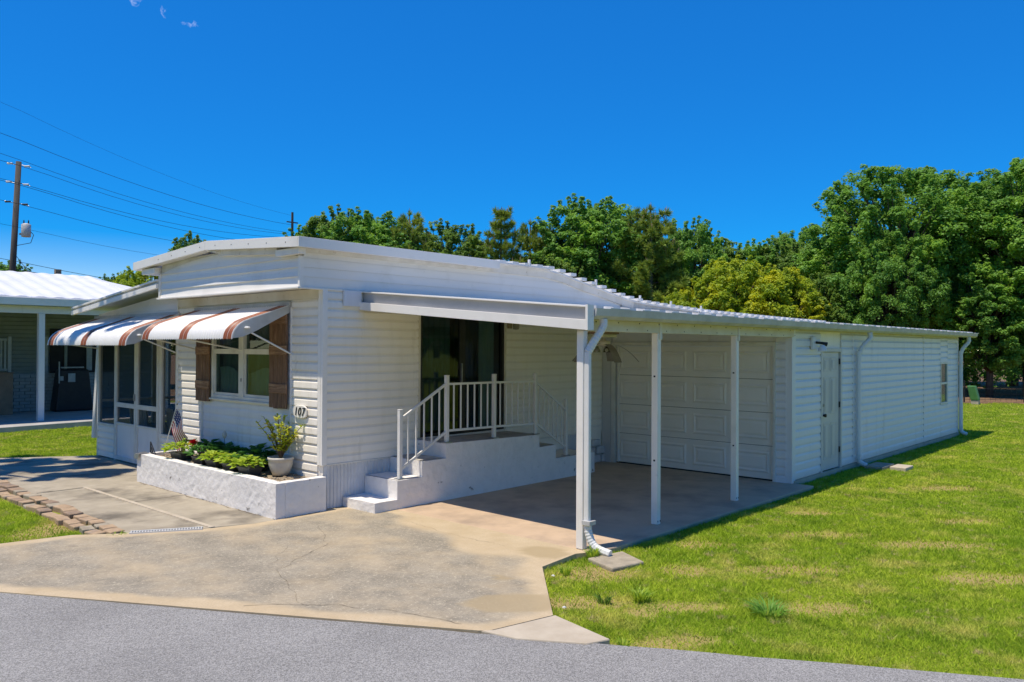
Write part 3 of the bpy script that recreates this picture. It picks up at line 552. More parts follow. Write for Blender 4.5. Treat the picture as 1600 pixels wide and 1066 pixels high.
# shutters of planks and battens
def shutter(y0, y1, z0, z1, lab, battens):
    t = thing('shutter', None, None, (-0.05, (y0+y1)/2, z0)); t.parent = H; t.location = Vector((-0.05, (y0+y1)/2, z0)); t['label'] = lab
    n = 4; wd = (y1-y0)/n
    for i in range(n):
        a = y0+i*wd; MB().box(-0.062, -0.036, a+0.003, a+wd-0.003, z0+random.uniform(0, .012), z1-random.uniform(0, .01)).build('plank', M['shutter'], t, bevel=0.003)
    for z in battens: MB().box(-0.086, -0.0625, y0-0.025, y1-0.03, z, z+0.125).build('batten', M['batten'], t, bevel=0.004)
shutter(0.76, 1.19, 1.245, 2.58, 'right brown wooden shutter', (1.46, 1.98, 2.40)); shutter(2.90, 3.33, 1.245, 2.56, 'left brown wooden shutter', (1.44, 1.96, 2.38))
# --- overhanging upper band above the front wall
def arch(y): return 3.225+0.185*(1-((y-2.0)/2.0)**2)
yy = [0.0+3.98*i/24 for i in range(25)]
bd = MB(); bz = [2.852, 2.98, 3.10, 3.22]
bd.box(-0.33, 7.0, 0.006, 3.97, 2.852, 2.87)
# front face in horizontal ribbed sheets
for k in range(4):
    zb = bz[k]; mbk = MB(); L = []; U = []; Mi = []
    for y in yy:
        zt = min(bz[k+1], arch(y)) if k < 3 else arch(y)
        zt = max(zt, zb+0.002); L.append((-0.352, y, zb)); Mi.append((-0.338, y, zb+(zt-zb)*0.55)); U.append((-0.332, y, zt))
    n = len(yy); B = [(-0.332, y, zb) for y in yy]
    mbk.add(B+L+Mi+U, [(r*n+i, r*n+i+1, (r+1)*n+i+1, (r+1)*n+i) for r in range(3) for i in range(n-1)]); mbk.build('band_sheet', M['alum'], H)
bd.build('band_floor', M['alum'], H)
MB().box(-0.362, -0.30, -0.012, 0.03, 2.852, 3.24).box(-0.362, -0.30, 3.95, 3.99, 2.852, 3.22).build('band_corner_trim', M['alum'], H, bevel=0.003)
MB().box(-0.39, -0.335, -0.02, 4.0, 2.825, 2.85).box(-0.335, 2.9, -0.02, 0.03, 2.825, 2.85).build('band_drip_edge', M['alum'], H, bevel=0.004)
# side face of the band, dropping towards the rear
RP = [(-0.6, 3.44), (4.4, 3.44), (4.9, 3.39), (5.4, 3.29), (6.1, 3.18), (6.7, 3.07), (7.4, 3.0), (8.6, 2.95), (10, 2.905), (13.5, 2.87), (17.0, 2.85)]
def roofz(x):
    for (a, b), (c, d) in zip(RP[:-1], RP[1:]):
        if x <= c: t = (x-a)/(c-a); return b+(d-b)*t
    return RP[-1][1]
def sheets(x0, x1, names, zs, mt):
    for k in range(len(zs)-1):
        mb = MB(); A = []; Bm = []; T = []; nseg = 40
        for i in range(nseg+1):
            x = x0+(x1-x0)*i/nseg; top = roofz(x)-0.15; zb = zs[k]; zt = min(zs[k+1], top) if k < len(zs)-2 else top
            zb = min(zb, top-0.002); zt = max(zt, zb+0.001)
            A.append((x, -0.008, zb)); Bm.append((x, -0.003, zb+(zt-zb)*0.5)); T.append((x, 0.0, zt))
        n = nseg+1; mb.add(A+Bm+T, [(r*n+i, r*n+i+1, (r+1)*n+i+1, (r+1)*n+i) for r in range(2) for i in range(nseg)]); mb.build(names, mt, H)
sheets(-0.30, 6.75, 'band_sheet', [2.852, 2.98, 3.10, 3.22, 3.3], M['alum'])
# trim strip between band and roof on the side
mb = MB(); A = []; Bq = []; nseg = 60
for i in range(nseg+1):
    x = -0.34+(7.1+0.34)*i/nseg; z = roofz(x); A.append((x, -0.03, z-0.155)); Bq.append((x, -0.05, z-0.03))
n = nseg+1; C3 = [(x, 0.02, z) for x, y, z in Bq]; D3 = [(x, 0.02, z) for x, y, z in A]
mb.add(A+Bq+C3+D3, [(r*n+i, r*n+i+1, ((r+1) % 4)*n+i+1, ((r+1) % 4)*n+i) for r in range(4) for i in range(nseg)]); mb.build('eave_trim', M['alum_old'], H)
# --- roof slab: low gable, fascia all round
def rz(y): return 3.59-0.060*abs(y-2.2)
pr_ = [-0.28, 1.9, 4.25]
mb = MB()
for a, b in ((-0.15, 2.2), (2.2, 4.58)):
    mb.loft([(-0.46, a, rz(a)-0.03), (-0.46, b, rz(b)-0.03), (-0.46, b, rz(b)-0.004), (-0.46, a, rz(a)-0.004)], [(4.4, a, rz(a)-0.03), (4.4, b, rz(b)-0.03), (4.4, b, rz(b)-0.004), (4.4, a, rz(a)-0.004)])
roof = mb.build('roof', M['pan'], H)
for a, b in ((-0.17, 2.198), (2.202, 4.60)):
    f = lambda x: [(x, a, rz(a)-0.125), (x, b, rz(b)-0.125), (x, b, rz(b)+0.004), (x, a, rz(a)+0.004)]
    MB().loft(f(-0.495), f(-0.465)).build('fascia', M['alum'], roof, bevel=0.003)
    f2 = lambda x: [(x, a+0.02, rz(a)-0.121), (x, b-.02, rz(b)-0.121), (x, b-.02, rz(b)-0.10), (x, a+.02, rz(a)-0.10)]
    MB().loft(f2(-0.46), f2(-0.34)).build('soffit', M['alum_old'], roof)
MB().box(-0.495, 3.12, -0.195, -0.172, rz(-.17)-0.125, rz(-.17)+0.004).build('fascia', M['alum'], roof, bevel=0.003)
MB().box(-0.46, 3.1, -0.17, -0.03, rz(-.17)-0.115, rz(-.17)-0.10).build('soffit', M['alum_old'], roof)
MB().box(-0.495, 3.0, 4.603, 4.63, rz(4.6)-0.125, rz(4.6)+0.004).build('fascia', M['alum'], roof)
# boxed step under the overhang
for a, b in ((0.46, 1.2), (1.2, 2.0)): MB().loft([(-0.40, a, rz(a)-0.20), (-0.40, b, rz(b)-0.20), (-0.40, b, rz(b)-0.122), (-0.40, a, rz(a)-0.122)], [(-0.333, a, rz(a)-0.20), (-0.333, b, rz(b)-0.20), (-0.333, b, rz(b)-0.122), (-0.333, a, rz(a)-0.122)]).build('overhang_filler', M['alum_old'], roof)
MB().loft([(-0.45, 2.0, rz(2.0)-0.16), (-0.45, 2.16, rz(2.0)-0.13), (-0.45, 2.16, rz(2.0)-0.125), (-0.45, 2.0, rz(2.0)-0.125)], [(-0.335, 1.86, rz(2.0)-0.19), (-0.335, 2.16, rz(2.0)-0.15), (-0.335, 2.16, rz(2.0)-0.125), (-0.335, 1.86, rz(2.0)-0.125)]).build('overhang_filler', M['alum_old'], roof)
MB().box(-0.43, -0.333, -0.1, 0.44, rz(-.1)-0.20, rz(-.1)-0.122).build('overhang_filler', M['alum'], roof); MB().box(-0.43, -0.1, 3.98, 4.45, rz(4.45)-0.21, rz(4.45)-0.122).build('overhang_filler', M['alum'], roof)
MB().box(-0.326, -0.30, 0.03, 3.95, 3.20, 3.43).build('overhang_wall', M['alum_old'], roof)
# screws along the fascia
mb = MB()
for y in np.arange(0.1, 4.1, 0.45): mb.box(-0.4985, -0.494, y-.006, y+.006, rz(y)-0.07, rz(y)-0.058)
o = mb.build('screws', M['dark'], roof); o['kind'] = 'stuff'
# corrugated roof-over, its ribs ending as tabs at the eave line
mb = MB(); nseg = 56; A = []; Bq = []
for i in range(nseg+1):
    x = 3.12+(17.0-3.12)*i/nseg; z = roofz(x); A.append((x, -0.07, z-0.012)); Bq.append((x, 3.9, z+0.15 if x < 4.6 else z-0.02))
n = nseg+1; A2 = [(x, y, z-0.03) for x, y, z in A]; B2 = [(x, y, z-0.03) for x, y, z in Bq]
mb.add(A+Bq+B2+A2, [(r*n+i, r*n+i+1, ((r+1) % 4)*n+i+1, ((r+1) % 4)*n+i) for r in range(4) for i in range(nseg)]); rr = mb.build('roof_over', M['pan'], H)
me = None; x = 3.2; k = 0
while x < 16.9:
    z = roofz(x)
    if me is None: me = MB().box(0, 0.15, -0.04, 3.4, 0.0, 0.052).mesh('roof_rib', M['pan'])
    o = link('roof_rib', me, rr, (x, -0.07, z-0.011)); o.rotation_euler.x = R(2.2) if x < 4.6 else 0; x += 0.305; k += 1
for x in (3.9, 5.75, 7.2, 8.35, 9.6): MB().box(x, x+0.03, -0.125, -0.09, roofz(x)-0.03, roofz(x)+0.10).build('roof_strap', M['pan'], rr)
# grey wall flashing at the rear above the carport roof
mb = MB(); A = []; Bq = []
for i in range(31):
    x = 6.7+(17.0-6.7)*i/30; A.append((x, -0.02, 2.78)); Bq.append((x, -0.03, roofz(x)-0.03))
mb.add(A+Bq, [(i, i+1, 32+i, 31+i) for i in range(30)]); mb.build('roof_flashing', M['gutter'], H)
# --- screen porch to the left
PZ = lambda y: 3.14-0.094*(y-4.0)
gw = MB(); gw.add([(0.0, 4.07, 2.46), (0.0, 7.37, 2.46), (0.0, 7.37, PZ(7.37)-0.14), (0.0, 4.07, PZ(4.07)-0.14), (0.05, 4.07, 2.46), (0.05, 7.37, 2.46), (0.05, 7.37, PZ(7.37)-0.14), (0.05, 4.07, PZ(4.07)-0.14)], [(0, 1, 2, 3), (7, 6, 5, 4), (0, 4, 5, 1), (1, 5, 6, 2), (2, 6, 7, 3), (3, 7, 4, 0)])
gable = gw.build('porch_gable', M['alum'], H)
for k in range(4):
    z = 2.47+0.11*k; yl = min(7.36, 4.0+(3.14-0.16-(z+0.1))/0.094)
    if yl > 4.3: MB().loft([(0, 4.08, z), (-0.018, 4.08, z), (-0.004, 4.08, z+0.108), (0, 4.08, z+0.108)], [(0, yl, z), (-0.018, yl, z), (-0.004, yl, z+0.108), (0, yl, z+0.108)]).build('gable_sheet', M['alum'], gable)
MB().loft([(-0.36, 3.98, PZ(3.98)-0.02), (-0.36, 7.62, PZ(7.62)-0.02), (-0.36, 7.62, PZ(7.62)), (-0.36, 3.98, PZ(3.98))], [(4.4, 3.98, PZ(3.98)-0.02), (4.4, 7.62, PZ(7.62)-0.02), (4.4, 7.62, PZ(7.62)), (4.4, 3.98, PZ(3.98))]).build('porch_roof', M['pan'], H)
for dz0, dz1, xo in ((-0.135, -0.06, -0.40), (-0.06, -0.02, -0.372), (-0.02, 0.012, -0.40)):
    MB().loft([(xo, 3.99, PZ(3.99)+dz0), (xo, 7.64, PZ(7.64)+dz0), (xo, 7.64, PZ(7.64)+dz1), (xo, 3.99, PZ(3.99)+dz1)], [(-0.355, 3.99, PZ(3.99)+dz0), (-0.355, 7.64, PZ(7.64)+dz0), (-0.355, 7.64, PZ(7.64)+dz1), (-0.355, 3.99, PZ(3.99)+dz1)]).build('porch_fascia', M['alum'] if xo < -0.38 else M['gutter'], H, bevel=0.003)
# porch front: corner post, knee walls, screens, double screen door
def post(y0, y1, z0, z1, x0=-0.02, x1=0.05, nm='porch_post'): return MB().box(x0, x1, y0, y1, z0, z1).build(nm, M['frame'], H, bevel=0.004)
post(7.30, 7.37, 0.0, 2.46); post(6.50, 6.57, 0.0, 2.46); post(4.62, 4.72, 0.0, 2.46); post(4.07, 4.11, 0, 2.46)
MB().box(-0.02, 0.05, 4.11, 7.30, 2.38, 2.46).build('porch_header', M['frame'], H)
kw = MB().box(0.0, 0.04, 6.57, 7.30, 0.02, 0.60).box(0.0, 0.04, 4.11, 4.62, 0.02, 0.58).build('knee_wall', S, H)
siding(kw, (0.0, 7.30), (0.0, 6.57), 0.02, 0.60, 0.119); siding(kw, (0.0, 4.62), (0.0, 4.11), 0.02, 0.58, 0.119)
MB().box(-0.03, 0.05, 6.57, 7.30, 0.60, 0.64).build('porch_rail', M['frame'], H); MB().box(-0.03, 0.05, 4.11, 4.62, 0.58, 0.62).build('porch_rail', M['frame'], H)
MB().box(0.014, 0.017, 6.57, 7.30, 0.64, 2.38).build('screen', M['screen'], H); MB().box(0.014, 0.017, 4.11, 4.62, 0.62, 2.38).build('screen', M['screen'], H)
dr = thing('screen_door', None, None, (0, 5.61, 0)); dr.parent = H; dr.location = (0, 5.61, 0)
for a, b in ((4.72, 5.60), (5.61, 6.50)):
    MB().box(-0.03, 0.02, a, a+0.07, 0.02, 2.37).box(-0.03, 0.02, b-0.07, b, 0.02, 2.37).box(-0.03, 0.02, a+.07, b-.07, 2.30, 2.37).box(-0.03, 0.02, a+.07, b-.07, 0.98, 1.06).box(-0.03, 0.02, a+.07, b-.07, 0.66, 0.70).box(-0.03, 0.02, a+.07, b-.07, 0.02, 0.09).build('door_frame', M['frame'], dr, bevel=0.003)
    MB().box(-0.012, 0.006, a+.07, b-.07, 0.09, 0.66).build('kick_panel', M['siding2'], dr); MB().box(-0.004, -0.001, a+.07, b-.07, 0.70, 0.98).build('screen', M['screen'], dr); MB().box(-0.004, -0.001, a+.07, b-.07, 1.06, 2.30).build('screen', M['screen'], dr)
MB().box(-0.055, -0.03, 5.625, 5.65, 1.12, 1.24).build('handle', M['steel'], dr)
# porch far sides
for x in (1.0, 2.1, 3.2, 4.15): MB().box(x, x+0.08, 7.30, 7.37, 0.0, 2.46).build('porch_post', M['frame'], H)
MB().box(0.05, 4.2, 7.31, 7.36, 0.0, 0.55).build('knee_wall', S, H); MB().box(0.05, 4.2, 7.31, 7.36, 1.02, 1.07).box(0.05, 4.2, 7.3, 7.37, 2.40, 2.6).build('porch_rail', M['frame'], H)
MB().box(0.05, 4.2, 7.33, 7.333, 0.55, 1.02).box(0.05, 4.2, 7.33, 7.333, 1.07, 2.40).build('screen', M['screen'], H)
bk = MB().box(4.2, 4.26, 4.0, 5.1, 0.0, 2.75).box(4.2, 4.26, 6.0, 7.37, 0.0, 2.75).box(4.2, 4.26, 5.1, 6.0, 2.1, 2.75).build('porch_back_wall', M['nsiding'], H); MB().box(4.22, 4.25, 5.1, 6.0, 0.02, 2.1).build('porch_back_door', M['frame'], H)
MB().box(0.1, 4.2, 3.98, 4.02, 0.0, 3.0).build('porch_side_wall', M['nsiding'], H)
# leaning white downspout at the porch corner
MB().rbar((0.10, 7.56, 2.45), (0.0, 7.55, 0.32), 0.09, 0.07).build('downspout', M['white_plastic'], H, bevel=0.01)
# --- striped metal awnings
def awning(y0, y1, ztop, zbot, lab, stripes, arms):
    a = thing('awning', None, None, (0, (y0+y1)/2, ztop)); a.parent = H; a.location = (0, (y0+y1)/2, ztop); a['label'] = lab
    dz = ztop-zbot; prof = [(0.02, 0), (0.30, 0.215), (0.60, 0.44), (0.69, 0.525), (0.76, 0.62), (0.815, 0.76), (0.84, 0.88), (0.85, 1.0)]
    def panel(ya, yb, nm, mt):
        npr = max(2, round((yb-ya)/0.066)); mb = MB(); rows = []
        nu = npr*8
        for (d, q) in prof:
            row = []
            for i in range(nu+1):
                u = i/nu; y = ya+(yb-ya)*u; b = 0.024*abs(math.cos(u*npr*math.pi))-0.012
                row.append((-d-b*(0.55 if d < .6 else .8), y, ztop-dz*q+b*(0.9 if d < .7 else 0.3)))
            rows.append(row)
        k = nu+1
        rows.append([(x, y, z-0.012-0.01*math.cos((i/nu)*npr*2*math.pi)) for i, (x, y, z) in enumerate(rows[-1])])
        mb.add([v for r in rows for v in r], [(j*k+i, j*k+i+1, (j+1)*k+i+1, (j+1)*k+i) for j in range(len(rows)-1) for i in range(nu)])
        mb.build(nm, mt, a, smooth=True)
    cur = y0
    for s0, s1 in sorted(stripes):
        if s0 > cur+0.01: panel(cur, s0, 'awning_panel', M['awn_white'])
        mid = (s0+s1)/2; panel(s0, mid-0.004, 'awning_stripe', M['awn_brown']); panel(mid-.004, mid+.004, 'awning_pinline', M['awn_white']); panel(mid+0.004, s1, 'awning_stripe', M['awn_brown']); cur = s1
    if cur < y1-0.01: panel(cur, y1, 'awning_panel', M['awn_white'])
    for ye, s in ((y0, -1), (y1, 1)):
        pts = [(-d, ztop-dz*q) for d, q in prof]; inner = [(-0.72, ztop-dz*0.97), (-0.52, ztop-dz*0.78), (-0.25, ztop-dz*0.46), (-0.02, ztop-dz*0.20)]
        P = pts+[(-0.83, ztop-dz*1.0)]+inner
        MB().loft([(x, ye-0.006, z) for x, z in P], [(x, ye+0.006, z) for x, z in P]).build('end_cap', M['gutter'], a)
        MB().lathe([(0.0, -0.012), (0.035, -0.01), (0.04, 0.0), (0.03, 0.015), (0, 0.02)], (-0.66, ye+s*0.02, ztop-dz*0.70), 10).build('arm_knob', M['white_plastic'], a)
    MB().box(-0.04, -0.0, y0-0.02, y1+0.02, ztop-0.015, ztop+0.05).build('hanger_rail', M['gutter'], a)
    for (ya, xa, za, yb, zb) in arms: MB().tube([(xa, ya, za), (-0.02, yb, zb)], 0.012, 8).build('support_arm', M['frame'], a)
awning(0.74, 3.42, 2.645, 2.20, 'striped awning over the front window', [(0.76, 0.97), (1.97, 2.20), (3.19, 3.40)], [(0.76, -0.70, 2.33, 0.70, 1.99), (2.4, -0.8, 2.22, 1.96, 2.03), (3.40, -0.76, 2.22, 3.32, 2.03)])
awning(3.99, 7.46, 2.60, 2.11, 'striped awning over the porch door, partly in tree shade', [(4.02, 4.26), (5.60, 5.84), (7.16, 7.40)], [(4.01, -0.70, 2.25, 4.09, 1.98), (5.7, -.8, 2.13, 5.7, 2.3), (7.42, -0.76, 2.14, 7.36, 2.04)])
# ------------------------------------------------------------------ carport
K = thing('carport', 'white carport with sloping roof on three posts beside the home', 'carport', (3.4, -1.9, 0))
TZ = lambda y: 2.815+0.082*y
CZ = lambda y: 2.575+0.070*y
mb = MB(); mb.loft([(0.64, 0, TZ(0)-.03), (0.64, -3.74, TZ(-3.74)-.03), (0.64, -3.74, TZ(-3.74)), (0.64, 0, TZ(0))], [(17.0, 0, TZ(0)-.03), (17.0, -3.74, TZ(-3.74)-.03), (17.0, -3.74, TZ(-3.74)), (17.0, 0, TZ(0))]); kr = mb.build('roof', M['pan'], K)
me = MB().loft([(0, 0, 0.0), (0.13, 0, 0.0), (0.13, 0, .03), (0, 0, .03)], [(0, -3.80, -0.312), (0.13, -3.80, -0.312), (0.13, -3.80, -.282), (0, -3.80, -.282)]).mesh('roof_rib', M['pan'])
x = 0.7
while x < 16.8: link('roof_rib', me, kr, (x, -0.02, 2.815)); x += 0.305
MB().loft([(0.66, -0.02, CZ(0)), (0.66, -3.55, CZ(-3.55)), (0.66, -3.55, CZ(-3.55)+.02), (0.66, -0.02, CZ(0)+.02)], [(6.15, -0.02, CZ(0)), (6.15, -3.55, CZ(-3.55)), (6.15, -3.55, CZ(-3.55)+.02), (6.15, -0.02, CZ(0)+.02)]).build('ceiling', M['ceiling'], K)
# front fascia: bright lower flange, recessed web, top lip
def fas(x0, x1, ztop, zbot, nm, mt, ya=-0.02, yb=-3.80):
    f = lambda x: [(x, ya, TZ(ya)+zbot), (x, yb, TZ(yb)+zbot), (x, yb, TZ(yb)+ztop), (x, ya, TZ(ya)+ztop)]
    return MB().loft(f(x0), f(x1)).build(nm, mt, kr, bevel=0.003)
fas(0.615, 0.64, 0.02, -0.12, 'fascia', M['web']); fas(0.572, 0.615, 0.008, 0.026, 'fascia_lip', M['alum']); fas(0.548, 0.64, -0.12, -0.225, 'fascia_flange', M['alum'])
MB().box(0.54, 0.645, -3.83, -3.80, TZ(-3.8)-0.225, TZ(-3.8)+0.035).build('fascia_end', M['alum'], kr)
MB().box(0.29, 0.57, -0.05, -0.022, 2.63, 2.835).build('flashing_panel', M['siding2'], K)
# beam, gutter, posts, downspouts
MB().box(0.75, 6.14, -3.63, -3.53, 2.275, 2.40).build('beam', M['cream'], K, bevel=0.004)
bs = MB()
for x in np.arange(0.95, 6.1, 0.42): bs.box(x, x+0.014, -3.633, -3.6302, 2.37, 2.384).box(x+0.17, x+0.182, -3.633, -3.6302, 2.295, 2.307)
o = bs.build('beam_screws', M['dark'], K); o['kind'] = 'stuff'
MB().box(0.70, 6.14, -3.66, -3.50, 2.40, 2.425).build('beam_cap', M['cream'], K)
def gut(x): return [(x, -3.72, 2.40), (x, -3.80, 2.395), (x, -3.845, 2.43), (x, -3.86, 2.505), (x, -3.845, 2.505), (x, -3.83, 2.44), (x, -3.80, 2.412), (x, -3.735, 2.415), (x, -3.73, 2.51), (x, -3.72, 2.51)]
g = MB(); L = [gut(0.66), gut(6.0), gut(11.0), gut(17.05)]
for a, b in zip(L[:-1], L[1:]): g.loft(a, b, caps=False)
g.add([gut(0.66)[i] for i in (0, 1, 2, 3, 9)], [(0, 1, 2, 3, 4)]); g.add([gut(17.05)[i] for i in (0, 1, 2, 3, 9)], [(0, 1, 2, 3, 4)]); g.build('gutter', M['gutter'], K)
mb = MB()
for x in np.arange(0.9, 17, 0.61): mb.box(x, x+0.36, -3.862, -3.83, 2.506, 2.516)
o = mb.build('gutter_hangers', M['pan'], K); o['kind'] = 'stuff'
for x, y in ((0.70, -3.64), (2.24, -3.58), (4.26, -3.58)):
    p = MB().box(x-0.038, x+0.038, y-0.044, y+0.044, 0.0, 2.275).build('post', M['alum'], K, bevel=0.008)
    if x > 1: MB().box(x-0.012, x+0.038, y-0.058, y-0.045, 2.20, 2.40).build('post_bracket', M['alum_old'], p)
    if x > 1:
        b = MB()
        for z in (0.75, 1.75): b.box(x-0.0405, x-0.038, y-0.012, y+0.012, z, z+0.02)
        for dy in (-.03, .02): b.box(x+dy, x+dy+.012, y-.0465, y-.044, 0.03, 0.05)
        b.build('bolt', M['dark'], p)
d = MB().rbar((0.69, -3.722, 2.06), (0.69, -3.722, 0.26), 0.050, 0.066).build('downspout', M['white_plastic'], K, bevel=0.012)
def corr(pts, r, name, par, n=26):
    pts = [Vector(p) for p in pts]; P = []; rs = []
    for i in range(n+1):
        t = i/n*(len(pts)-1); k = min(int(t), len(pts)-2); f = t-k
        p0 = pts[max(k-1, 0)]; p1 = pts[k]; p2 = pts[k+1]; p3 = pts[min(k+2, len(pts)-1)]
        P.append(0.5*((2*p1)+(p2-p0)*f+(2*p0-5*p1+4*p2-p3)*f*f+(3*p1-p0-3*p2+p3)*f**3)); rs.append(r*(1.0+0.09*(i % 2)))
    return MB().tube(P, rs, 8).build(name, M['white_plastic'], par)
corr([(0.87, -3.79, 2.40), (0.86, -3.79, 2.32), (0.76, -3.755, 2.17), (0.69, -3.722, 2.05)], 0.040, 'downspout_elbow', d); corr([(0.69, -3.722, 0.30), (0.69, -3.745, 0.17), (0.695, -3.82, 0.05), (0.71, -4.0, 0.005)], 0.040, 'downspout_elbow', d)
MB().box(0.635, 0.745, -3.795, -3.692, 0.27, 0.31).build('downspout_band', M['gutter'], d)
def far_spout(x, zt, lab):
    y = -3.655
    d = MB().tube([(x, y, 2.06), (x, y, 0.16)], 0.045, 8).build('downspout', M['siding2'], K); d['label'] = lab
    corr([(x+0.16, -3.79, 2.40), (x+0.16, -3.79, 2.28), (x+0.06, -3.70, 2.14), (x, y, 2.0)], 0.044, 'downspout_elbow', d, 12); corr([(x, y, 0.2), (x, y-0.02, 0.06), (x, y-.14, 0.0)], 0.044, 'downspout_elbow', d, 10)
far_spout(8.95, 2.2, 'downspout right of the side door'); far_spout(16.22, 2.2, 'downspout at the far corner')
# ------------------------------------------------------------------ storage garage
G = thing('storage_garage', 'white sided storage garage with panelled door behind the carport', 'garage', (11.2, -1.8, 0))
WY = -3.58
gw = MB().box(6.2, 7.33, WY+.004, WY+0.1, 0.0, 2.42).box(8.20, 16.2, WY+.004, WY+0.1, 0.0, 2.42).box(7.33, 8.20, WY+.004, WY+0.1, 2.09, 2.42).build('side_wall', S, G)
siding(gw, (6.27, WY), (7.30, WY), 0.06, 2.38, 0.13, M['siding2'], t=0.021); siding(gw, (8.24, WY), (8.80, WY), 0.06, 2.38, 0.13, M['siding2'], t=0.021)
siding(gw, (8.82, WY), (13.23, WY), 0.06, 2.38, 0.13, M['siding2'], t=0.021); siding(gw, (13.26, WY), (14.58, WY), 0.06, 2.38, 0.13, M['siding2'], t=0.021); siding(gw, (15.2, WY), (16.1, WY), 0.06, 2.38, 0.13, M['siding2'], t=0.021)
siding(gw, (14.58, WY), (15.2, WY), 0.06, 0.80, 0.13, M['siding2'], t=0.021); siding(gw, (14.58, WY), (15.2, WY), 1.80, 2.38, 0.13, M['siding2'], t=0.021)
MB().box(6.13, 6.265, WY-0.024, WY+0.004, 0.0, 2.40).box(6.13, 6.16, WY+.004, WY+0.09, 0.0, 2.40).build('corner_trim', M['siding2'], G, bevel=0.004)
for a in (8.80, 13.23): MB().box(a, a+0.03, WY-0.024, WY+0.004, 0.05, 2.38).build('seam_trim', M['siding2'], G)
MB().box(16.1, 16.21, WY-0.024, WY+0.1, 0.0, 2.40).build('corner_trim', M['siding2'], G, bevel=0.004)
MB().box(6.27, 16.1, WY-0.02, WY+.004, 2.38, 2.42).build('frieze', M['cream'], G)
MB().box(16.16, 16.2, -3.48, 0.0, 0, 2.44).build('rear_wall', S, G)
MB().box(6.2, 16.25, WY-0.035, WY+.003, -0.1, 0.035).build('foundation', M['concrete_new'], G)
# window at the far end
sw = MB().box(14.58, 14.63, WY-0.03, WY+.02, 0.80, 1.80).box(15.15, 15.2, WY-0.03, WY+.02, 0.80, 1.80).box(14.63, 15.15, WY-.03, WY+.02, 0.80, 0.85).box(14.63, 15.15, WY-.03, WY+.02, 1.75, 1.80).box(14.63, 15.15, WY-.025, WY+.02, 1.27, 1.32).build('window', M['frame'], G, bevel=0.003)
for a, b in ((0.85, 1.27), (1.32, 1.75)): MB().box(14.63, 15.15, WY-.004, WY+.001, a, b).build('pane', M['glass'], sw)
MB().box(14.5, 15.3, WY+0.12, WY+.14, .8, 1.8).build('window_blind', M['dark'], G)
# six panel side door
def panel_door(par, x0, x1, z0, z1):
    w_ = x1-x0; d = MB().box(x0, x1, WY+0.0, WY+0.04, z0, z1).build('side_door', M['door'], par, bevel=0.003)
    for c in (0, 1):
        a = x0+w_*(0.13+0.40*c); b = a+w_*0.33
        for za, zb in ((0.09, 0.40), (0.47, 0.79), (0.835, 0.955)):
            A, Bz = z0+(z1-z0)*za, z0+(z1-z0)*zb; y = WY
            MB().box(a, b, y-0.006, y-0.001, A, A+0.02).box(a, b, y-0.006, y-0.001, Bz-0.02, Bz).box(a, a+0.02, y-0.006, y-.001, A+.02, Bz-.02).box(b-.02, b, y-.006, y-.001, A+.02, Bz-.02).box(a+.05, b-.05, y-.008, y-.001, A+.05, Bz-.05).build('door_panel', M['door'], d, bevel=0.002)
    MB().lathe([(0.0, 0), (0.03, 0.0), (0.032, 0.02), (0.0, 0.03)], (0, 0, 0), 10)
    MB().tube([(x0+0.07, WY, z0+0.93), (x0+0.07, WY-0.04, z0+0.93), (x0+0.07, WY-0.06, z0+0.93)], [0.014, 0.03, 0.026], 10).build('door_knob', M['black'], d)
    MB().tube([(x0+0.07, WY, z0+1.10), (x0+0.07, WY-0.02, z0+1.10)], 0.024, 10).build('deadbolt', M['steel'], d)
    for z in (0.25, 1.03, 1.78): MB().box(x1-0.004, x1+0.022, WY-0.022, WY-0.002, z0+z, z0+z+0.1).build('hinge', M['black'], d)
panel_door(G, 7.37, 8.16, 0.05, 2.04)
MB().box(7.30, 7.366, WY-0.03, WY+.02, 0.03, 2.045).box(8.184, 8.245, WY-.03, WY+.02, 0.03, 2.045).box(7.30, 8.245, WY-.03, WY+.02, 2.046, 2.11).build('door_frame', M['door'], G, bevel=0.003)
# garage front: wall, jambs, sectional door with raised panels
MB().box(6.155, 6.2, -0.30, 0.0, 0, 2.5).box(6.155, 6.2, WY+.09, -3.30, 0, 2.5).box(6.155, 6.2, -3.30, -0.30, 2.12, 2.5).build('front_wall', M['siding2'], G)
fw_ = MB().box(6.145, 6.154, WY+.09, -3.34, 0.0, 2.36).build('front_strip', M['siding2'], G)
siding(fw_, (6.145, -3.345), (6.145, WY+.07), 0.0, 2.34, 0.13, M['siding2'])
MB().box(6.10, 6.154, -0.30, -0.215, 0, 2.14).box(6.10, 6.154, -3.345, -3.30, 0, 2.14).box(6.10, 6.154, -3.345, -0.215, 2.14, 2.20).build('garage_jamb', M['frame'], G, bevel=0.003)
MB().box(6.09, 6.154, -0.21, -0.02, 0, 2.4).build('jamb_board', M['door'], G)
gd = thing('garage_door', None, None, (6.17, -1.8, 0)); gd.parent = G; gd.location = Vector((6.17, -1.8, 0))-WL[G.name]
MB().box(6.158, 6.19, -3.298, -0.302, 0.002, 0.022).build('bottom_seal', M['black'], gd)
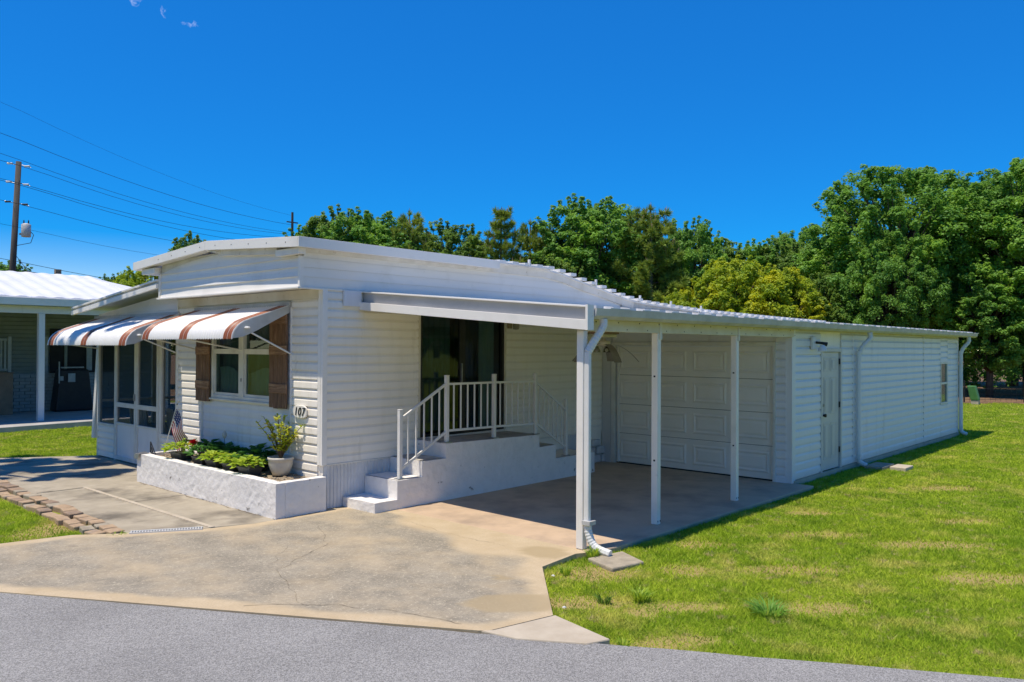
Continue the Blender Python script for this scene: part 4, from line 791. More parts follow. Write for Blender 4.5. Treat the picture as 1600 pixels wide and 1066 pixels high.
for k in range(4):
    z0 = 0.02+k*0.53; s = MB().box(6.165, 6.195, -3.298, -0.302, z0, z0+0.524).build('door_section', M['gdoor'], gd, bevel=0.006)
    for c in range(4):
        y0 = -3.22+c*0.742; y1 = y0+0.62; a, b = z0+0.09, z0+0.44
        f = MB(); X0 = 6.164; X1 = 6.150
        O = [(X0, y0, a), (X0, y1, a), (X0, y1, b), (X0, y0, b)]; I1 = [(X1, y0+.03, a+.03), (X1, y1-.03, a+.03), (X1, y1-.03, b-.03), (X1, y0+.03, b-.03)]; I2 = [(X0, y0+.06, a+.06), (X0, y1-.06, a+.06), (X0, y1-.06, b-.06), (X0, y0+.06, b-.06)]; I3 = [(X1+.004, y0+.11, a+.10), (X1+.004, y1-.11, a+.10), (X1+.004, y1-.11, b-.10), (X1+.004, y0+.11, b-.10)]
        vs = O+I1+I2+I3; f.add(vs, [(r*4+i, r*4+(i+1) % 4, (r+1)*4+(i+1) % 4, (r+1)*4+i) for r in range(3) for i in range(4)]+[(12, 13, 14, 15)]); f.build('door_panel', M['gdoor'], s)
MB().box(6.172, 6.19, -3.297, -0.303, 0.03, 2.12).build('section_joint_liner', M['dark'], gd)
MB().box(6.13, 6.165, -0.36, -0.33, 0.02, 2.1).build('door_track', M['gdoor'], gd)
# ------------------------------------------------------------------ entry steps and railing
ST = thing('entry_steps', 'white masonry steps and landing below the sliding glass door', 'steps', (2.4, -0.35, 0))
def rough_block(poly_xz, y0, y1, name, par, mat):
    """side profile in x,z extruded along y, faces cut fine and jittered"""
    mb = MB(); n = len(poly_xz)
    mb.loft([(x, y0, z) for x, z in poly_xz], [(x, y1, z) for x, z in poly_xz]); me = mb.mesh(name, mat, WL[par.name])
    bm = bmesh.new(); bm.from_mesh(me)
    for ax, lo, hi in ((0, -6, 6), (1, -3, 6), (2, -1, 2)):
        for k in np.arange(lo, hi, 0.09):
            co = [0, 0, 0]; no = [0, 0, 0]; co[ax] = k+0.013; no[ax] = 1
            bmesh.ops.bisect_plane(bm, geom=list(bm.verts)+list(bm.edges)+list(bm.faces), plane_co=co, plane_no=no)
    bm.normal_update()
    for v in bm.verts:
        q = v.co+WL[par.name]; a = mnoise.noise(q*3.0)*0.008+mnoise.noise(q*11)*0.006
        if q.z > 0.02: v.co += v.normal*a
    bm.to_mesh(me); bm.free(); me.polygons.foreach_set('use_smooth', [False]*len(me.polygons)); return link(name, me, par, WL[par.name])
rough_block([(0.31, 0.0), (4.95, 0.0), (4.95, 0.335), (3.91, 0.335), (3.91, 0.55), (3.515, 0.55), (3.515, 0.742), (1.53, 0.775), (1.53, 0.572), (1.105, 0.572), (1.105, 0.366), (0.672, 0.366), (0.672, 0.125), (0.31, 0.125)], -0.69, -0.012, 'step_body', ST, M['stucco'])
MB().add([(1.56, -0.66, 0.783), (3.49, -0.66, 0.751), (3.49, -0.03, 0.751), (1.56, -0.03, 0.783)], [(0, 1, 2, 3)]).build('landing_coat', M['tread'], ST)
for x0, x1, z in ((1.12, 1.515, 0.580), (0.69, 1.09, 0.374), (3.53, 3.90, 0.558), (3.93, 4.6, 0.343)): MB().add([(x0, -0.66, z), (x1, -0.66, z), (x1, -0.03, z), (x0, -0.03, z)], [(0, 1, 2, 3)]).build('tread_coat', M['tread'] if z > .5 else M['stucco'], ST)
RL = thing('step_railing', 'white metal hand railing with thin balusters on the entry steps', 'railing', (2.4, -0.62, 0.37))
Y = -0.62; wm = M['white_plastic']
for x, z0, z1 in ((0.77, 0.37, 1.265), (1.60, 0.78, 1.695), (2.55, 0.765, 1.69), (3.48, 0.748, 1.68), (4.25, 0.34, 1.245)):
    p = MB().box(x-0.026, x+0.026, Y-0.026, Y+0.026, z0, z1).box(x-.028, x+.028, Y-.028, Y+.028, z1+.0005, z1+.014).build('post', wm, RL, bevel=0.004); MB().box(x-0.06, x+0.06, Y-0.05, Y+0.05, z0-0.005, z0+0.012).build('base_plate', M['steel'], p)
spans = [((0.77, 1.16, 0.50), (1.60, 1.58, 0.92)), ((1.60, 1.585, 0.94), (2.55, 1.58, 0.93)), ((2.55, 1.58, 0.93), (3.48, 1.57, 0.915)), ((3.48, 1.55, 0.91), (4.25, 1.10, 0.49))]
for (xa, ta, ba), (xb, tb, bb_) in spans:
    MB().rbar((xa+.027, Y, ta), (xb-.027, Y, tb), 0.03, 0.03).build('top_rail', wm, RL); MB().rbar((xa+.027, Y, ba), (xb-.027, Y, bb_), 0.026, 0.03).build('bottom_rail', wm, RL)
    n = 6 if xa > 1 else 5
    for i in range(1, n+1):
        f = i/(n+1); x = xa+(xb-xa)*f; MB().box(x-0.0085, x+0.0085, Y-0.0085, Y+0.0085, ba+(bb_-ba)*f+0.012, ta+(tb-ta)*f-0.012).build('baluster', wm, RL)
# ------------------------------------------------------------------ planter and what stands in it
PL = thing('planter_box', 'long low white painted masonry planter along the front wall', 'planter', (-0.37, 1.88, 0))
def pl_wall(x0, x1, y0, y1): return rough_block([(x0, -0.02), (x1, -0.02), (x1, 0.43), (x0, 0.43)], y0, y1, 'planter_wall', PL, M['stucco'])
pl_wall(-0.73, -0.60, -0.10, 3.85); pl_wall(-0.597, -0.004, -0.098, 0.03); pl_wall(-0.597, -0.05, 3.73, 3.848)
mb = MB(); mb.grid(lambda u, v: (-0.6+0.6*u, 0.02+3.72*v, 0.39+0.03*mnoise.noise((u*4, v*22, 0))), 8, 60); mb.build('soil', M['soil'], PL)
pb_ = MB()
for i in range(420):
    x, y = random.uniform(-0.58, -0.03), random.choice([random.uniform(3.3, 3.72), random.uniform(0.05, 3.7)]); s = random.uniform(0.008, 0.022); z = 0.395+0.03*mnoise.noise(((x+.6)/.6*4, (y-.02)/3.72*22, 0))
    pb_.lathe([(0, -s*.5), (s, -s*.2), (s*.9, s*.3), (0, s*.6)], (x, y, z), 5)
o = pb_.build('pebbles', M['soil'], PL); o['kind'] = 'stuff'
def leafy(mb, c, nleaf, rad, size, up=0.6, seedv=0, fold=0.25):
    rr = random.Random(seedv)
    for i in range(nleaf):
        a = rr.uniform(0, 2*math.pi); r = rad*math.sqrt(rr.random()); ht = up*(1-0.5*(r/rad)**2)*rr.uniform(0.45, 1.05)
        p = Vector((c[0]+r*math.cos(a), c[1]+r*math.sin(a), c[2]+ht)); s = size*rr.uniform(0.65, 1.25)
        d = Vector((math.cos(a+rr.uniform(-.6, .6)), math.sin(a+rr.uniform(-.6, .6)), rr.uniform(-0.25, 0.55))).normalized(); sd_ = d.cross(Vector((0, 0, 1))).normalized(); n_ = sd_.cross(d)
        mb.add([p, p+d*s*0.45+sd_*s*0.36+n_*s*fold*.5, p+d*s, p+d*s*0.45-sd_*s*0.36+n_*s*fold*.5, p+d*s*0.5-n_*s*.05], [(0, 1, 4), (1, 2, 4), (2, 3, 4), (3, 0, 4)])
def potted(y, x, label, mat, sc=1.0, seedv=0, nleaf=90, up=0.17, flower=None, trayw=0.30, size=0.075):
    t = thing('potted_plant', label, 'potted plant', (x, y, 0.385), 'small potted plants in a row in the planter')
    hw = trayw/2; L = lambda s, z: [(x-0.10*s, y-hw*s, z), (x+0.10*s, y-hw*s, z), (x+0.10*s, y+hw*s, z), (x-0.10*s, y+hw*s, z)]
    MB().loft(L(0.8, 0.385), L(1.0, 0.495)).build('pot', M['tray'], t, bevel=0.006); MB().loft(L(1.06, 0.485), L(1.08, 0.505)).build('pot_rim', M['tray'], t)
    mb = MB(); leafy(mb, (x, y, 0.49), int(nleaf*1.2), 0.19*sc, size*1.25, up, seedv); mb.build('foliage', mat, t)
    ms = MB()
    for i in range(9):
        a = random.uniform(0, 6.28); ms.tube([(x, y, 0.48), (x+0.1*math.cos(a)*sc, y+0.1*math.sin(a)*sc, 0.49+up*0.8)], 0.003, 4)
    ms.build('stems', M['twig'], t)
    return t
p1_ = potted(2.98, -0.44, 'bright green potted plant with one red flower near the flag', M['lime'], 1.15, 1, 120, 0.20, trayw=0.36)
mb = MB()
for i in range(34):
    a = random.uniform(0, 6.28); e_ = random.uniform(-0.3, 1.3); d = Vector((math.cos(a)*math.cos(e_), math.sin(a)*math.cos(e_), math.sin(e_))); c = Vector((-0.47, 2.56, 0.665)); s = Vector((0, 0, 1)).cross(d).normalized()
    mb.add([c+d*0.012, c+d*0.055+s*0.032, c+d*0.072, c+d*0.055-s*0.032], [(0, 1, 2, 3)])
mb.build('flower', M['red'], p1_); MB().tube([(-0.44, 2.7, 0.48), (-0.47, 2.57, 0.65)], 0.004, 5).build('flower_stem', M['deep'], p1_)
potted(2.32, -0.43, 'dark green potted plant right of the red flower', M['deep'], 1.0, 2, 90, 0.18)
potted(1.90, -0.45, 'lime green potted plant in the middle of the planter', M['lime'], 0.95, 3, 100, 0.12)
potted(1.42, -0.45, 'lime green potted plant right of the middle one', M['lime'], 0.95, 4, 110, 0.12)
potted(0.96, -0.47, 'pale variegated potted plant next to the beige pot', M['lime'], 1.05, 5, 120, 0.13)
potted(2.66, -0.17, 'dark leafy plant at the back behind the red flower', M['deep'], 1.0, 6, 80, 0.17, size=0.11); potted(2.15, -0.17, 'dark leafy plant at the back in the middle of the planter', M['deep'], 0.95, 7, 70, 0.15, size=0.11)
potted(1.30, -0.17, 'dark broad leaved plant at the back beside the beige pot', M['deep'], 0.9, 8, 50, 0.22, size=0.15)
# shrub in the beige pot
SH = thing('potted_shrub', 'yellow green leafy shrub in a beige round pot on the planter corner', 'potted shrub', (-0.22, 0.62, 0.40))
MB().lathe([(0.0, 0.0), (0.10, 0.0), (0.135, 0.07), (0.158, 0.15), (0.160, 0.20), (0.170, 0.205), (0.170, 0.235), (0.150, 0.235), (0.145, 0.20), (0.0, 0.195)], (-0.22, 0.62, 0.405), 28).build('pot', M['pot'], SH, smooth=True)
MB().lathe([(0.0, 0.2), (0.143, 0.2)], (-0.22, 0.62, 0.406), 20).build('soil', M['soil'], SH)
ms = MB(); ml = MB(); rr = random.Random(5)
for i in range(17):
    a = rr.uniform(0, 6.28); sp = rr.uniform(0.08, 0.36); h = rr.uniform(0.32, 0.58)*(1.0 if i else 1.15); b = Vector((-0.22, 0.62, 0.60)); tip = b+Vector((sp*math.cos(a)*0.9, sp*math.sin(a)*1.1, h)); mid = b+Vector((sp*0.35*math.cos(a), sp*0.35*math.sin(a), h*0.5))
    ms.tube([b, mid, tip], [0.008, 0.006, 0.003], 5)
    for k in range(50):
        f = rr.uniform(0.22, 1.0); p = (b*(1-f)**2+mid*2*f*(1-f)+tip*f*f); a2 = rr.uniform(0, 6.28); s = rr.uniform(0.04, 0.085)
        d = Vector((math.cos(a2), math.sin(a2), rr.uniform(-0.1, 0.9))).normalized(); sd_ = d.cross(Vector((0, 0, 1))).normalized(); n_ = sd_.cross(d)
        ml.add([p, p+d*s*0.5+sd_*s*0.27, p+d*s, p+d*s*0.5-sd_*s*0.27], [(0, 1, 2, 3)])
ms.build('stems', M['twig'], SH); ml.build('foliage', M['shrub'], SH)
# flag
FL = thing('small_flag', 'small american flag on a thin stick at the planter end', 'flag', (-0.44, 3.62, 0.38))
FB = Vector((-0.44, 3.62, 0.38)); FT = Vector((-0.44, 3.14, 1.21)); MB().tube([FB, FT], 0.007, 6).build('stick', M['white_plastic'], FL)
MB().lathe([(0, -.015), (.014, 0), (0, .02)], FT, 8).build('finial', M['brass'], FL)
fm = MB(); nu, nv = 26, 26
def fpt(u, v):                                   # u along the fly (drooping), v down the hoist
    base = FT.lerp(FB, 0.08+0.36*v); fall = 0.52*u; side = 0.17*u**0.8*(1-0.3*v)
    fold = 0.035*math.sin(u*7+v*3)*u
    return (base.x+side*0.62+fold, base.y-side*0.72-0.03*math.sin(v*5)*u, base.z-fall*0.78+0.03*math.sin(u*5))
for j in range(nv):
    for i in range(nu):
        u, v = (i+.5)/nu, (j+.5)/nv
        st = int(v*13)
        mi = 2 if (u < 0.42 and v < 7/13) else (0 if st % 2 == 0 else 1)
        if mi == 2 and (i % 3 == 1) and (j % 3 == 1): mi = 1
        fm.add([fpt(i/nu, j/nv), fpt((i+1)/nu, j/nv), fpt((i+1)/nu, (j+1)/nv), fpt(i/nu, (j+1)/nv)], [(0, 1, 2, 3)], mi)
fm.build('cloth', [M['flag_red'], M['flag_white'], M['flag_blue']], FL)
# black triangle ornament and metal tray at the planter end
OR = thing('garden_ornament', 'small black openwork triangle ornament on the planter corner', 'ornament', (-0.60, 3.70, 0.43))
tri = [(-0.55, 3.79, 0.435), (-0.60, 3.50, 0.435), (-0.55, 3.79, 0.60)]
for a, b in ((0, 1), (1, 2), (2, 0)): MB().tube([tri[a], tri[b]], 0.009, 6).build('bar', M['black'], OR)
MB().tube([(-0.565, 3.70, 0.44), (-0.557, 3.75, 0.53)], 0.007, 5).build('bar', M['black'], OR); MB().tube([(-0.58, 3.62, 0.44), (-0.56, 3.72, 0.51)], 0.007, 5).build('bar', M['black'], OR)
TR = MB().add([(-0.76, 3.87, 0.43), (-0.60, 3.87, 0.45), (-0.60, 3.70, 0.44), (-0.76, 3.70, 0.438), (-0.768, 3.87, 0.36), (-0.768, 3.74, 0.36)], [(0, 1, 2, 3), (0, 3, 5, 4)]).build('metal_flap', M['steel']); tag(TR, 'bent grey metal flap on the left end of the white planter', 'metal flap')
# bird ornament on the wall side
BO = MB().lathe([(0, 0), (.02, .01), (.035, .04), (.03, .08), (.012, .11), (0, .12)], (-0.12, 2.30, 0.74), 10).build('bird_ornament', M['pot']); tag(BO, 'small pale bird ornament on a stake behind the dark plants', 'ornament')
MB().tube([(-0.12, 2.30, 0.38), (-0.12, 2.30, 0.75)], 0.004, 5).build('stake', M['twig'], BO)
# house number plaque
HN = thing('house_number_plaque', 'white oval plaque with the number 107 beside the shutter', 'sign', (-0.03, 0.43, 1.18))
P = [(0.155*math.copysign(abs(math.cos(t))**0.65, math.cos(t)), 0.085*math.copysign(abs(math.sin(t))**0.65, math.sin(t))) for t in [2*math.pi*i/36 for i in range(36)]]
MB().loft([(-0.027, 0.45+a, 1.235+b) for a, b in P], [(-0.05, 0.45+a, 1.235+b) for a, b in P]).build('plate', M['siding'], HN, bevel=0.006)
fc = bpy.data.curves.new('digits', 'FONT'); fc.body = '107'; fc.size = 0.155; fc.extrude = 0.004; fc.align_x = 'CENTER'; fc.align_y = 'CENTER'; fc.space_character = 1.1; fc.shear = 0.2
fo = bpy.data.objects.new('digits_src', fc); col.objects.link(fo); bpy.context.view_layer.update()
me = bpy.data.meshes.new_from_object(fo.evaluated_get(bpy.context.evaluated_depsgraph_get())); bpy.data.objects.remove(fo); me.materials.clear(); me.materials.append(M['black'])
o = link('digits', me, HN, (-0.055, 0.45, 1.232)); o.rotation_euler = (R(90), 0, R(-90))
# ------------------------------------------------------------------ porch chairs
def slat_chair(x, y, rot, label):
    t = thing('porch_chair', label, 'chair', (x, y, 0.0), 'white slatted chairs in the screen porch'); t.rotation_euler.z = rot; WL[t.name] = Vector((0, 0, 0)); wp = M['white_plastic']
    MB().box(-0.24, 0.24, -0.22, 0.24, 0.40, 0.43).build('seat', wp, t, bevel=0.01)
    for sx in (-0.22, 0.22): MB().box(sx-0.02, sx+0.02, 0.18, 0.22, 0, 0.40).build('leg', wp, t); MB().rbar((sx, -0.2, 0), (sx, -0.30, 0.98), 0.04, 0.04).build('leg', wp, t); MB().box(sx-.03, sx+.03, -0.24, 0.24, 0.62, 0.645).build('armrest', wp, t)
    MB().rbar((-0.22, -0.30, 0.98), (0.22, -0.30, 0.98), 0.03, 0.06).build('top_rail', wp, t)
    for i in range(5): sx = -0.14+0.07*i; MB().rbar((sx, -0.235, 0.43), (sx, -0.295, 0.95), 0.045, 0.012).build('back_slat', wp, t)
slat_chair(0.55, 6.25, R(-78), 'white slatted porch chair behind the right half of the screen door'); slat_chair(0.55, 4.85, R(-104), 'white slatted porch chair behind the narrow right screen')
# ------------------------------------------------------------------ lights and fan under the carport
CF = thing('ceiling_fan', 'small carport ceiling fan with drooping grey blades and glass lamps', 'ceiling fan', (3.65, -1.8, 2.37))
cx, cy = 3.65, -1.8
MB().box(cx-0.22, cx+0.22, cy-0.12, cy+0.12, 2.30, 2.45).build('mounting_board', M['tan_wood'], CF); MB().box(cx-0.16, cx+0.20, cy-.1, cy+.1, 2.25, 2.299).build('ceiling_plate', M['cream'], CF, bevel=0.01)
MB().lathe([(0, 0.06), (0.03, 0.06), (0.03, 0.03), (0.085, 0.02), (0.10, -0.01), (0.09, -0.04), (0.04, -0.055), (0, -0.06)], (cx, cy, 2.175), 16).build('motor', M['cream'], CF, smooth=True)
for i in range(5):
    a = i*2*math.pi/5+0.4; d = Vector((math.cos(a), math.sin(a), 0)); s = Vector((-d.y, d.x, 0)); mb = MB(); c = Vector((cx, cy, 2.15))
    def bp(u, v, d=d, s=s, c=c): return tuple(c+d*(0.10+0.42*u)+s*(v-0.5)*(0.09+0.03*u)+Vector((0, 0, -0.26*u*u)))
    mb.grid(bp, 8, 2); mb.build('fan_blade', M['blade_grey'], CF)
for i in range(3):
    a = i*2*math.pi/3; c = (cx+0.10*math.cos(a), cy+0.10*math.sin(a), 2.06)
    lp = MB().lathe([(0.018, 0.06), (0.03, 0.04), (0.05, 0.0), (0.055, -0.03)], c, 12).build('lamp_shade', M['lampglass'], CF, smooth=True); MB().lathe([(0, 0.03), (0.02, 0.02), (0.025, -0.01), (0, -0.03)], c, 8).build('bulb', M['white_plastic'], lp)
WLn = thing('wall_lantern', 'small brass jelly jar lantern right of the glass door', 'wall light', (3.58, -0.02, 2.42))
MB().box(3.49, 3.57, -0.05, -0.018, 2.40, 2.50).build('back_plate', M['brass'], WLn); MB().lathe([(0, 0.07), (0.05, 0.06), (0.055, 0.02), (0.05, -0.05), (0, -0.06)], (3.62, -0.09, 2.44), 12).build('jar', M['lampglass'], WLn, smooth=True); MB().tube([(3.55, -0.04, 2.49), (3.62, -0.09, 2.515), (3.62, -0.09, 2.50)], 0.02, 8).build('arm', M['brass'], WLn)
FLd = thing('flood_light', 'white flood light box above the left edge of the side door', 'flood light', (6.97, WY-0.02, 2.19))
MB().box(6.85, 7.0, WY-0.07, WY-0.018, 2.08, 2.30).build('mounting_box', M['siding2'], FLd, bevel=0.015)
MB().tube([(6.95, WY-.07, 2.20), (7.0, WY-.16, 2.19), (7.04, WY-.22, 2.17)], [0.02, 0.022, 0.035], 8).build('lamp_holder', M['black'], FLd); MB().lathe([(0.03, 0.05), (0.06, 0.0), (0.075, -0.05), (0.07, -0.06), (0, -0.065)], (6.97, WY-.17, 2.11), 12).build('lamp_head', M['siding2'], FLd, smooth=True)
# ------------------------------------------------------------------ loose blocks
SB = MB().prism([(0.50, -3.87), (0.36, -4.27), (0.78, -4.36), (0.97, -3.97)], -0.10, -0.014).build('splash_block', M['paver'], bevel=0.015); tag(SB, 'flat grey concrete splash block under the front downspout', 'splash block')
for (x0, x1, y0, y1, lab) in ((8.85, 9.5, -4.1, -3.78, 'dark grey paver in the shade below the side downspout'), (9.05, 9.5, -4.42, -4.15, 'sunlit tan paver lying on the grass near the side downspout')):
    o = MB().box(x0, x1, y0, y1, -0.08, 0.012).build('loose_paver', M['paver'] if y1 > -4 else M['concrete_new'], bevel=0.012); tag(o, lab, 'paver')
# ------------------------------------------------------------------ neighbouring home on the left
NB = thing('neighbour_home', 'low neighbouring home with white metal roof and shaded patio on the left', 'house', (-1.0, 18.0, 0))
tag(MB().prism([(-9, 13.0), (0.0, 13.45), (3.0, 13.85), (9, 14.2), (9, 19), (-9, 19)], -0.1, 0.09).build('neighbour_patio', M['npatio'], bevel=0.01), kind='structure')
ny = 14.75
MB().box(-9, 6.5, ny-0.06, ny+0.06, 2.93, 3.12).build('beam', M['siding2'], NB); MB().box(-9, 6.6, ny-0.28, ny-0.10, 3.13, 3.33).build('fascia', M['alum'], NB, bevel=0.01)
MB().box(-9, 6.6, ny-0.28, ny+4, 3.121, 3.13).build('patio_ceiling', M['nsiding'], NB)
for x, nm in ((1.29, 'patio_post'), (-3.2, 'patio_post'), (4.6, 'patio_post')):
    MB().box(x-0.075, x+0.075, ny-0.075, ny+0.075, 0.09, 2.93).build('patio_post', M['siding2'], NB, bevel=0.008)
# ribbed roof, sloping up and away
mb = MB(); n = 120; x0, x1 = -9.0, 4.3
pts0 = []; pts1 = []
for i in range(n+1):
    x = x0+(x1-x0)*i/n; b = 0.02 if i % 4 < 2 else 0.0
    pts0.append((x, ny-0.12, 3.36+b)); pts1.append((min(x, 3.9-0.0*i), ny+4.0, 4.32+b))
pts2 = [(x, y, 3.30) for x, y, z in pts0]
mb.add(pts2+pts0+pts1, [(r*(n+1)+i, r*(n+1)+i+1, (r+1)*(n+1)+i+1, (r+1)*(n+1)+i) for r in range(2) for i in range(n)]); nr = mb.build('roof', M['nroof'], NB)
MB().loft([(4.3, ny-0.12, 3.34), (4.3, ny-.12, 3.38), (3.9, ny+4, 4.34), (3.9, ny+4, 4.30)], [(6.4, ny+0.3, 3.32), (6.4, ny+.3, 3.36), (6.3, ny+4, 3.75), (6.3, ny+4, 3.7)]).build('roof_hip', M['nroof'], nr)
MB().box(3.0, 3.16, ny+4.2, ny+4.36, 4.0, 4.50).build('vent_pipe', M['tan_wood'], nr)
# back wall of the patio: lap siding over a brick wainscot
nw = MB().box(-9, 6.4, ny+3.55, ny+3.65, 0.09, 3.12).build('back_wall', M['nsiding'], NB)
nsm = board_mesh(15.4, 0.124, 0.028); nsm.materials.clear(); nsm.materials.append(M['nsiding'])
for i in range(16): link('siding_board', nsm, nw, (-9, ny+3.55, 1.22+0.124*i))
wb = MB()
for r_ in range(11):
    x = 0.0+(0.15 if r_ % 2 else 0)
    while x < 4.6: wb.box(x+0.008, x+0.292, ny+3.50-random.uniform(0, .01), ny+3.555, 0.10+r_*0.10+0.006, 0.10+r_*0.10+0.09); x += 0.30
o = wb.build('brick_wainscot', M['nbrick'], nw); o['kind'] = 'stuff'
MB().box(-9, 6.4, ny+3.47, ny+3.56, 1.20, 1.225).build('ledge', M['nbrick'], nw)
MB().box(2.36, 2.56, ny+3.46, ny+3.50, 1.0, 2.35).build('shutter', M['nbrick'], NB); MB().box(2.62, 4.5, ny+3.48, ny+3.51, 1.24, 2.6).build('window', M['dark'], NB); MB().box(3.02, 3.10, ny+3.44, ny+3.478, 1.24, 2.6).build('window_mullion', M['nsiding'], NB); MB().box(3.66, 3.82, ny+3.43, ny+3.478, 1.3, 2.7).build('window_frame', M['nbrick'], NB)
wr = thing('patio_railing', 'pale green patio railing panel at the left picture edge', 'railing', (1.0, 17.9, 0.09))
for i in range(9): MB().box(0.50+0.10*i, 0.545+0.10*i, 17.88, 17.92, 1.40, 2.22).build('baluster', M['nbrick'], wr)
MB().box(0.2, 1.38, 17.87, 17.93, 2.22, 2.28).build('top_rail', M['nbrick'], wr); MB().box(0.2, 1.38, 17.87, 17.93, 1.34, 1.40).build('bottom_rail', M['nbrick'], wr); MB().box(1.385, 1.475, 17.85, 17.95, 0.92, 2.34).build('post', M['nbrick'], wr)
wc = thing('wood_cabinet', 'tan wooden cabinet under the patio railing at the left edge', 'cabinet', (0.9, 17.6, 0.09)); MB().box(0.3, 1.40, 17.4, 17.84, 0.09, 1.27).build('body', M['tan_wood'], wc, bevel=0.01); MB().box(0.28, 1.42, 17.38, 17.85, 1.271, 1.30).build('top', M['tan_wood'], wc)
bq = thing('gas_grill', 'black covered gas grill with hanging tools in the shaded patio', 'grill', (3.1, 17.6, 0.09))
MB().loft([(2.52, 17.4, 0.1), (3.60, 17.4, 0.1), (3.60, 17.95, 0.1), (2.52, 17.95, 0.1)], [(2.66, 17.46, 1.36), (3.48, 17.46, 1.36), (3.48, 17.9, 1.36), (2.66, 17.9, 1.36)]).build('cover', M['black'], bq, bevel=0.05)
MB().tube([(2.66, 17.40, 1.42), (3.30, 17.40, 1.42)], 0.022, 8).build('handle_bar', M['nbrick'], bq); MB().tube([(2.60, 17.36, 0.95), (2.60, 17.36, 1.60)], 0.02, 8).build('tool', M['nbrick'], bq); MB().box(2.86, 3.06, 17.39, 17.41, 0.98, 1.24).build('paper_tag', M['nbrick'], bq); MB().box(2.64, 2.73, 17.39, 17.41, 1.03, 1.16).build('paper_tag', M['nbrick'], bq)
# ------------------------------------------------------------------ utility poles and wires
UP = thing('utility_pole', 'weathered wooden utility pole with grey transformer behind the white roof', 'utility pole', (9.85, 48.3, 0))
pt = lambda z: Vector((9.78+0.4*(z/13.6), 48.44-0.6*(z/13.6), z))
MB().tube([pt(0), pt(13.6)], [0.21, 0.16], 10).build('pole', M['pole'], UP, smooth=True)
for z in (13.4, 12.25, 11.0):
    c = pt(z); d = Vector((0.66, -0.75, 0.02)); MB().tube([c-d*0.75+Vector((0, 0, .16)), c-d*.15, c+d*.15, c+d*0.8-Vector((0, 0, .2))], 0.022, 6).build('insulator_arm', M['steel'], UP)
    for s in (-1, 1): ia = c+d*(0.55*s)+Vector((0, 0, -0.1*s)); MB().tube([ia-d*.16*s, ia+d*.16*s], 0.06, 8).build('insulator', M['white_plastic'] if z > 12 else M['black'], UP)
tc_ = pt(9.3)+Vector((0.50, -0.56, 0))*0.95
MB().lathe([(0, 0.42), (0.14, 0.42), (0.25, 0.36), (0.27, 0.34), (0.27, -0.40), (0.24, -0.43), (0, -0.43)], tc_, 16).build('transformer', M['gutter'], UP, smooth=True)
for dx in (-0.1, 0.1): MB().lathe([(0.04, 0), (0.05, .06), (0.03, .12), (.045, .18), (0.0, .26)], tc_+Vector((dx, -dx, 0.40)), 8).build('bushing', M['black'], UP)
MB().tube([tc_+Vector((0.2, -0.2, -.1)), tc_+Vector((0.32, -0.34, -0.3)), tc_+Vector((0.2, -0.22, -0.8)), pt(8.3)], 0.02, 6).build('drop_cable', M['black'], UP); MB().box(tc_.x-.3, tc_.x-.05, tc_.y+.1, tc_.y+.3, tc_.z-.3, tc_.z-.2).build('bracket', M['steel'], UP)
GY = MB().tube([pt(7.9), pt(7.9)+Vector((3.9, -3.4, -7.0))], 0.02, 5).build('guy_wire', M['steel'], UP)
P2 = thing('utility_pole', 'slim distant utility pole top above the roof between the trees', 'utility pole', (35.6, 57.0, 0)); MB().tube([(35.6, 57, 0), (35.6, 57, 14.7)], [0.17, 0.11], 8).build('pole', M['pole'], P2); MB().box(35.0, 36.2, 56.95, 57.05, 13.7, 13.8).build('crossarm', M['pole'], P2)
WIRES = [([9.35, 48.69, 17.44], [35.4, 57, 14.4], 'topmost faint wire high across the sky', 0.010), ([9.37, 48.69, 15.47], [35.5, 57, 13.5], 'second wire passing above the pole top', 0.019), ([9.38, 48.69, 14.18], [35.2, 57, 12.75], 'third wire just above the pole top', 0.017),
 ([10.6, 47.3, 13.2], [35.5, 57, 12.6], 'wire from the pole top insulator', 0.017), ([10.6, 47.3, 12.1], [35.4, 57, 12.3], 'upper wire from the middle insulator', 0.018), ([10.6, 47.3, 12.0], [35.6, 57, 11.6], 'lower wire from the middle insulator', 0.018), ([10.6, 47.3, 10.8], [35.5, 57.1, 10.9], 'wire from the lowest insulator', 0.017), ([10.5, 47.5, 9.4], [35.5, 57.1, 9.9], 'wire below the transformer', 0.012),
 ([9.76, 48.34, 7.47], [35.5, 57.2, 7.2], 'upper low cable above the neighbouring roof', 0.02), ([9.9, 48.3, 6.96], [35.5, 57.2, 6.5], 'lower thick cable above the neighbouring roof', 0.028)]
for i, (a, b, lab, r) in enumerate(WIRES):
    a, b = Vector(a), Vector(b); P = []
    st = -0.55
    for k in range(19):
        f = st+(1-st)*k/18; p = a.lerp(b, f) if f >= 0 else a+(Vector((-26, -8.6, 1.2)))*(-f)
        sag = 0.9*4*f*(1-f) if f > 0 else 0.0
        P.append(p-Vector((0, 0, sag*0.8)))
    tag(MB().tube(P, r*0.75, 5).build('power_line', M['black']), lab, 'power line', 'power lines across the sky')
